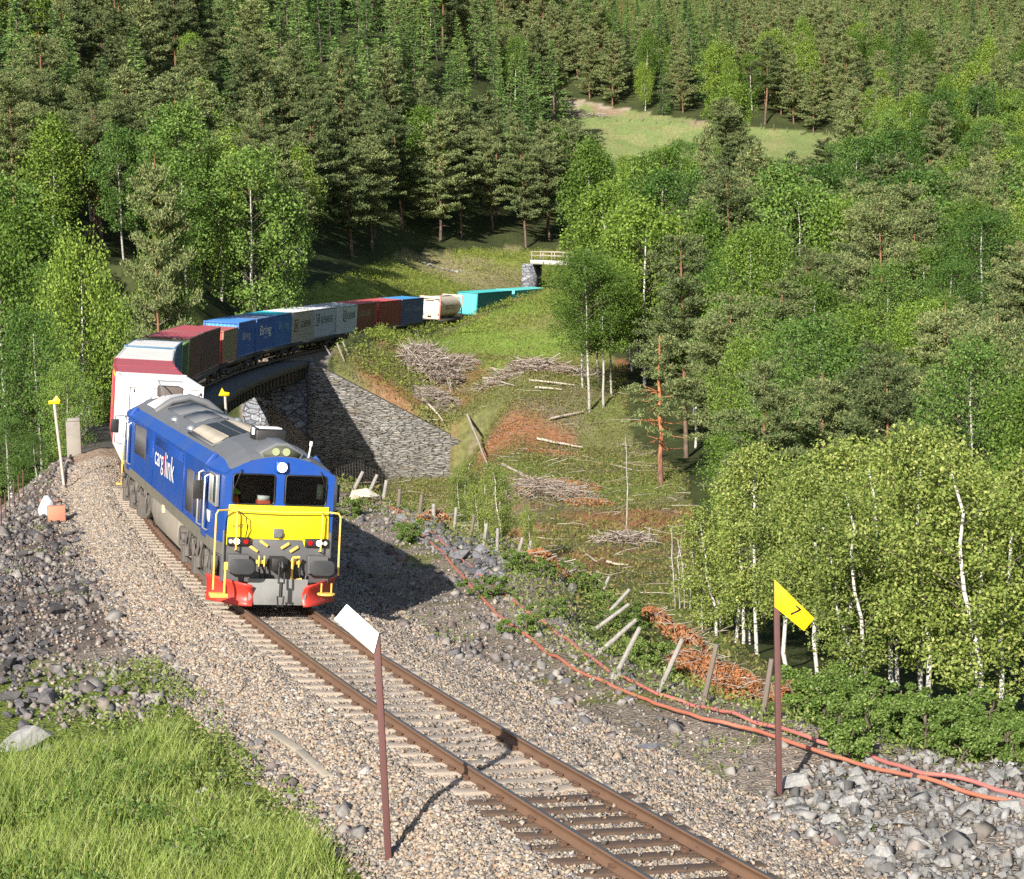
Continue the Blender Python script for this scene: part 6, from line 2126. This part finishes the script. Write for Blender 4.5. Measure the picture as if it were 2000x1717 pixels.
if rest:
    tag(meshobj("far_forest", npmesh("far_forest", np.concatenate(Vs), np.concatenate(Fs), fm, np.concatenate(Ms))), "distant mixed conifer forest covering the upper slopes", "forest", kind="stuff")
# ------------------------------------------------------------------ grass, weeds and undergrowth (uncountable)
def blades(x, y, z, h, wd, rng, lean=.35):
    n = len(x)
    b = np.c_[x, y, z - .02]
    a = rng.uniform(0, 6.283, n)
    ln = rng.uniform(.1, 1, n) * lean
    d = np.stack([np.cos(a) * ln, np.sin(a) * ln, np.ones(n)], -1)
    sd = np.stack([-np.sin(a + 1), np.cos(a + 1), np.zeros(n)], -1) * (wd / 2)[:, None]
    p1 = b + d * (h * .55)[:, None]
    p2 = b + d * np.array([1.9, 1.9, 1]) * h[:, None]
    V = np.stack([b - sd, b + sd, p1 + sd * .8, p1 - sd * .8, p2], 1).reshape(-1, 3)
    i = np.arange(n)[:, None] * 5
    F = np.concatenate([i + [0, 1, 2, 3], i + [3, 2, 4, 4]], 0)
    return V, F


def blade_mesh(name, V, n, mat):
    i = np.arange(n) * 5
    F = [None] * (2 * n)
    li = np.stack([i, i + 1, i + 2, i + 3, i + 3, i + 2, i + 4], -1).ravel()
    me = bpy.data.meshes.new(name)
    me.vertices.add(len(V))
    me.vertices.foreach_set("co", V.astype(np.float32).ravel())
    me.loops.add(len(li))
    me.loops.foreach_set("vertex_index", li.astype(np.int32))
    me.polygons.add(2 * n)
    ls = np.stack([np.arange(n) * 7, np.arange(n) * 7 + 4], -1).ravel()
    me.polygons.foreach_set("loop_start", ls.astype(np.int32))
    me.polygons.foreach_set("loop_total", np.tile([4, 3], n).astype(np.int32))
    me.materials.append(mat)
    me.update(calc_edges=True)
    return me


def se_points(n, s0, s1, e0, e1):
    s, e = rng.uniform(s0, s1, n), rng.uniform(e0, e1, n)
    a = PHI0 - s / RT
    x, y = CX + (RT + e) * np.cos(a), CY + (RT + e) * np.sin(a)
    z = height(x, y)
    px, py = proj(x, y, z)
    return s, e, x, y, z, px, py


L_grass = islandmat("grass_blades", [(.11, .16, .03), (.2, .28, .05), (.29, .38, .08), (.38, .46, .12), (.48, .49, .22)], .55, .35)
L_weed = islandmat("weeds", [(.08, .12, .025), (.15, .21, .045), (.23, .29, .07), (.3, .31, .11)], .6, .3)
PO_GRASS = [(-120, 1475), (60, 1495), (210, 1490), (310, 1440), (390, 1490), (455, 1560), (560, 1640), (640, 1690), (690, 1800), (-120, 1800)]
PO_SPARSE = [(60, 1440), (150, 1330), (290, 1290), (430, 1370), (450, 1450), (600, 1560), (700, 1800), (420, 1800), (360, 1540), (200, 1490)]
s, e, x, y, z, px, py = se_points(190000, -24, 4, 2.6, 13)
n_ = fbm(x, y, 1.6, 51)
ok = inpoly(px, py, PO_GRASS) & (n_ > rng.uniform(-.42, .12, len(x)))
x1, y1, z1, n1_ = x[ok], y[ok], z[ok], n_[ok]
h = (.22 + .42 * smooth(-.2, .25, n1_)) * rng.uniform(.5, 1.15, len(x1))
V, F = blades(x1, y1, z1, h, rng.uniform(.007, .016, len(x1)), rng)
tag(meshobj("tall_grass", blade_mesh("tall_grass", V, len(x1), L_grass)), "bright tall grass in the lower left corner", "grass", kind="stuff")
ok = inpoly(px, py, PO_GRASS) & (fbm(x, y, 1.1, 53) > rng.uniform(.0, .3, len(x)))
Ch = np.c_[x[ok], y[ok], z[ok] + rng.uniform(.05, .42, ok.sum())]
V, F = leaves(Ch, rng.uniform(.06, .15, len(Ch)), rng.uniform(.02, .045, len(Ch)), rng, np.array([0, 0, .6]))
tag(meshobj("meadow_herbs", npmesh("meadow_herbs", V, F, L_bush)), "darker leafy herbs growing among the tall grass in the lower left corner", "herbs", kind="stuff")
# low weeds on the gravel around it, and along the right hand edge
Cw, Hw = [], []
n3_ = fbm(x, y, 1.2, 61)
ok = inpoly(px, py, PO_SPARSE) & (n3_ > rng.uniform(-.12, .3, len(x)))
Cw.append(np.c_[x[ok], y[ok], z[ok] + rng.uniform(.01, .22, ok.sum())])
s, e, x, y, z, px, py = se_points(90000, -22, 42, -11, 6.5)
n3_ = fbm(x, y, 1.7, 71) + .5 * fbm(x, y, 6, 72)
ok = (np.abs(e) > 3.3) & (n3_ > rng.uniform(.1, .4, len(x)))
Cw.append(np.c_[x[ok], y[ok], z[ok] + rng.uniform(.01, .13, ok.sum())])
ok = (e < -np.interp(s, EDGE_R_S, EDGE_R_E) + 1.2) & (rng.random(len(x)) < .9)
Cw.append(np.c_[x[ok], y[ok], z[ok] + rng.uniform(.02, .3, ok.sum())])
Cw = np.concatenate(Cw)
V, F = leaves(Cw, rng.uniform(.05, .13, len(Cw)), rng.uniform(.02, .05, len(Cw)), rng, np.array([0, 0, .5]))
tag(meshobj("low_weeds", npmesh("low_weeds", V, F, L_weed)), "low green weeds scattered over the gravel shoulders", "weeds", kind="stuff")
print("weeds", len(Cw))

# undergrowth of the clearing, the bank, the meadow and the forest edge
L_under = islandmat("undergrowth", [(.05, .06, .02), (.1, .115, .032), (.16, .18, .045), (.22, .235, .06), (.22, .15, .07), (.26, .24, .1)], .8, .25)
L_bank = islandmat("bank_herbs", [(.07, .10, .018), (.14, .185, .03), (.21, .26, .045), (.27, .3, .065)], .7, .3)
L_mead = islandmat("meadow_grass", [(.12, .18, .03), (.17, .235, .045), (.22, .26, .07), (.25, .22, .09)], .7, .3)


def field(n, x0, x1, y0, y1, poly, hmax, L0, L1, name, mat, lab, cat, dens=None, bias=.8):
    x, y = rng.uniform(x0, x1, n), np.sqrt(rng.uniform(y0 ** 2, y1 ** 2, n))
    z = height(x, y)
    px, py = proj(x, y, z)
    ok = inpoly(px, py, poly)
    s, e = SE(x, y)
    ok &= ~((e > -3.2) & (e < 3.2)) & ~((s > 43) & (s < 119) & (e > -3) & (e < 3.5))
    if dens: ok &= fbm(x, y, dens, 81) > rng.uniform(-.35, .22, n)
    x, y, z = x[ok], y[ok], z[ok]
    c = np.c_[x, y, z + rng.uniform(0, 1, len(x)) ** 2 * hmax]
    V, F = leaves(c, rng.uniform(L0, L1, len(c)), rng.uniform(L0, L1, len(c)) * .4, rng, np.array([0, 0, bias]))
    tag(meshobj(name, npmesh(name, V, F, mat)), lab, cat, kind="stuff")
    print(name, len(c))


field(420000, -24, 26, 46, 175, PO_CLEAR + [], .4, .09, .24, "undergrowth", L_under, "mixed moss, heather and grass of the felled clearing", "undergrowth", 2.5)
field(130000, -30, 16, 150, 270, PO_BANK, .5, .14, .36, "bank_herbs", L_bank, "yellow green herbs on the sunny bank above the train", "herbs", 3.0)
field(60000, -10, 14, 150, 235, PO_MEADOW, .12, .15, .3, "meadow_grass", L_mead, "short bright grass of the meadow beside the train", "grass")
PO_WALLTOP = [(650, 690), (740, 650), (830, 650), (900, 760), (900, 870), (870, 875), (760, 770)]
field(26000, -18, 0, 130, 180, PO_WALLTOP, 1.0, .15, .4, "wall_top_herbs", L_bank, "green shrubs and ferns along the top of the rubble wing wall", "herbs", 2.0)

# ------------------------------------------------------------------ felled branches
S_grey = islandmat("dead_sticks", [(.16, .12, .10), (.27, .22, .18), (.38, .32, .27), (.46, .42, .37), (.22, .14, .10)], .9)
L_orange = islandmat("dead_needles", [(.24, .09, .035), (.38, .16, .065), (.46, .21, .09), (.30, .17, .09)], .8, .15)


def pile(name, ctr, rx, ry, hz, n, lab, cat, seed, needles=0, long=1.6, ang=None, rad=.02, mat=None, gz=None):
    r = np.random.default_rng(seed)
    st = Sticks()
    zc = ground_z(ctr[0], ctr[1])
    for k in range(n):
        q = np.sqrt(r.random()) * np.array([rx, ry])
        a = r.uniform(0, 6.283)
        x, y = ctr[0] + math.cos(a) * q[0], ctr[1] + math.sin(a) * q[1]
        t = (math.cos(a) * q[0] / rx) ** 2 + (math.sin(a) * q[1] / ry) ** 2
        z = ground_z(x, y) + hz * (1 - t) ** .7 * r.random() ** .5 + .05
        b = r.uniform(0, 6.283) if ang is None else ang + r.normal(0, .35)
        L_ = long * r.uniform(.4, 1.2)
        d = np.array([math.cos(b), math.sin(b), r.normal(0, .22 if hz < 2 else .55)]) * L_ / 2
        c = np.array([x, y, z])
        st.add(bent(c - d, c + d, 4, .05 * L_, r), np.linspace(rad * r.uniform(.6, 1.6), rad * .35, 4), 4)
    V, F = st.arrays()
    Mi = np.zeros(len(F), int)
    mats = [mat or S_grey]
    if needles:
        a, q = r.uniform(0, 6.283, needles), np.sqrt(r.random(needles))
        x, y = ctr[0] + np.cos(a) * q * rx, ctr[1] + np.sin(a) * q * ry
        z = height(x, y) + hz * np.clip(1 - q ** 2, 0, 1) ** .7 * r.random(needles) ** .4 + .02
        V2, F2 = leaves(np.c_[x, y, z], r.uniform(.1, .24, needles), r.uniform(.03, .07, needles), r, np.array([0, 0, .3]))
        F = np.concatenate([F, F2 + len(V)])
        V = np.concatenate([V, V2])
        Mi = np.concatenate([Mi, np.ones(len(F2), int)])
        mats.append(L_orange)
    o = meshobj(name, npmesh(name, V, F, mats, Mi))
    tag(o, lab, cat)
    return o


pile("brush_pile", hit(842, 738), 2.4, 1.8, 2.3, 900, "round heap of grey cut branches at the left corner of the meadow", "brush pile", 1, 500, 2.0, rad=.028)
pile("brush_pile", hit(905, 722), 1.6, 1.2, 1.2, 260, "low tail of brown twigs right of the round branch heap", "brush pile", 2, 200, 1.4)
pile("brush_pile", hit(1050, 724), 4.6, 1.3, .9, 330, "long low stack of cut branches along the lower edge of the meadow", "brush pile", 3, 700, 2.6, None, rad=.03)
pile("brush_pile", hit(850, 790), 1.8, 1.8, .9, 420, "spill of thin grey twigs below the round branch heap", "brush pile", 4, 0, 1.8, rad=.018)
pile("brush_pile", hit(1060, 965), 3.2, 2.6, .7, 380, "spread of grey twigs in the middle of the clearing", "brush pile", 5, 500, 1.8)
pile("brush_pile", hit(1220, 1062), 1.6, 1.4, .6, 180, "small heap of pale twigs around the bare standing trunk", "brush pile", 6, 0, 1.3)
hp = lambda px, py: hit(px, py)
for i, (px, py, rx, ry, hz, n, nd, lab) in enumerate([(1400, 1350, 1.25, 1.3, .75, 160, 5200, "big heap of orange dead conifer twigs behind the dark fence posts"), (1545, 1370, .6, .6, .5, 50, 1500, "small heap of orange dead twigs left of the yellow 7 board"), (1290, 1225, .6, .9, .5, 40, 1100, "small orange dead branch beside the tilted fence posts"), (1345, 1270, .7, .8, .6, 60, 1500, "orange dead twigs between the bare saplings and the dark post")]):
    pile("dead_branch_heap", hp(px, py), rx, ry, hz, n, lab, "dead branches", 30 + i, nd, 1.0, rad=.012)
for i, (px, py, d, rx, ry, lab) in enumerate([(980, 850, 138, 1.6, 1.6, "orange brown dead branch lying highest in the clearing"), (1080, 890, 132, 2.0, 1.4, "orange brown dead branches below the pale aspen trunks"), (1110, 950, 116, 2.2, 1.5, "orange brown dead branches in the middle of the clearing"), (1150, 985, 108, 1.6, 1.2, "orange brown dead branches near the bare standing trunk"), (855, 1018, 70, .8, .6, "orange dead twigs behind the fence posts of the slate rubble"), (1060, 1100, 66, .8, .8, "orange dead twigs right of the last slate rubble post")]):
    pile("dead_branch_heap", hit(px, py), rx, ry, .35, 40, lab, "dead branches", 50 + i, 800, 1.2, rad=.015)
# single logs
logm = barkmat("pale_log", (.42, .36, .29), (.46, .40, .33))
for i, (a, c, d, lab) in enumerate([((945, 744), (1006, 758), 158, "pale log left of the centre just below the long branch stack"), ((1034, 750), (1124, 759), 157, "longest pale log just below the long branch stack"), ((1045, 766), (1099, 769), 155, "thin pale log below the longest one"), ((1074, 829), (1138, 811), 147, "grey log rising to the right towards the aspen trunks"), ((1048, 864), (1138, 880), 138, "pale log pointing at the foot of the aspens"), ((826, 788), (867, 838), 148, "pale log sliding down beside the wing wall"), ((915, 880), (953, 916), 134, "broken log in the upper middle of the clearing"), ((982, 913), (1048, 944), 126, "pale log right above the twig spread"), ((1141, 1088), (1168, 1107), 90, "short forked white branch low in the clearing"), ((1185, 1105), (1228, 1113), 89, "white branch lying low in the clearing, right of the forked one")]):
    p, q = hit(*a), hit(*c)
    p[2], q[2] = ground_z(*p[:2]) + .2, ground_z(*q[:2]) + .2
    me = Sticks().add(bent(p, q, 6, .03, np.random.default_rng(i)), np.linspace(.11, .06, 6) * (1 if d > 100 else .6), 7).mesh("log", logm)
    tag(meshobj("log", me), lab, "log")
# loose sticks everywhere in the clearing
st = Sticks()
r = np.random.default_rng(91)
for k in range(560):
    d = math.sqrt(r.uniform(60 ** 2, 168 ** 2))
    px, py = r.uniform(650, 1420), 0
    x = (px - 1000) / F_PX * d
    z = ground_z(x, d) if k % 1 == 0 else 0
    qx, qy = proj(x, d, z)
    if not inpoly(qx, qy, PO_CLEAR): continue
    L_ = r.uniform(.4, 2.4)
    b = r.uniform(0, 6.283)
    dv = np.array([math.cos(b), math.sin(b) * .6, r.normal(0, .12)]) * L_ / 2
    c = np.array([x, d, z + .25])
    st.add(bent(c - dv, c + dv, 3, .05 * L_, r), [.022, .016, .008], 4)
V, F = st.arrays()
tag(meshobj("fallen_sticks", npmesh("fallen_sticks", V, F, S_grey)), "grey sticks and cut twigs strewn over the clearing", "sticks", kind="stuff")

# stone wall and gate posts at the forest edge, fence of the far meadow
me = [rockmesh(61, .7), rockmesh(62, .7)]
for m in me: m.materials.append(rm_pale)
b_ = None
for k, px in enumerate(range(818, 905, 9)):
    w_ = at(px, 494, 254)
    w_[2] = ground_z(w_[0], w_[1])
    rock(me[k % 2], w_, .42, rng, "pale boulder of the old stone row at the forest edge above the bank", "boulders of the stone row at the forest edge", sink=.2)
mfp = at(1300, 240, 397)
mf = empty("meadow_fence", Matrix.Translation((mfp[0], mfp[1], ground_z(mfp[0], mfp[1]))))
tag(mf, "line of tiny brown posts along the upper edge of the far meadow", "fence")
for k in range(24):
    t = k / 23
    px = 1050 + t * 590
    d = 404 - t * 17
    w_ = at(px, 240, d)
    z = ground_z(w_[0], w_[1])
    o = MB().tube([(0, 0, -.2), (rng.normal(0, .06), 0, rng.uniform(1.0, 1.5))], .06, 5).build("post", [post_w[1]])
    o.parent = mf
    o.location = (w_[0] - mfp[0], w_[1] - mfp[1], z - ground_z(mfp[0], mfp[1]))
up_ = at(1120, 206, 402)
pile("brush_pile", up_, 7, 2, .7, 160, "pale scattered branches at the upper left corner of the far meadow", "brush pile", 9, 0, 2.4, rad=.05)
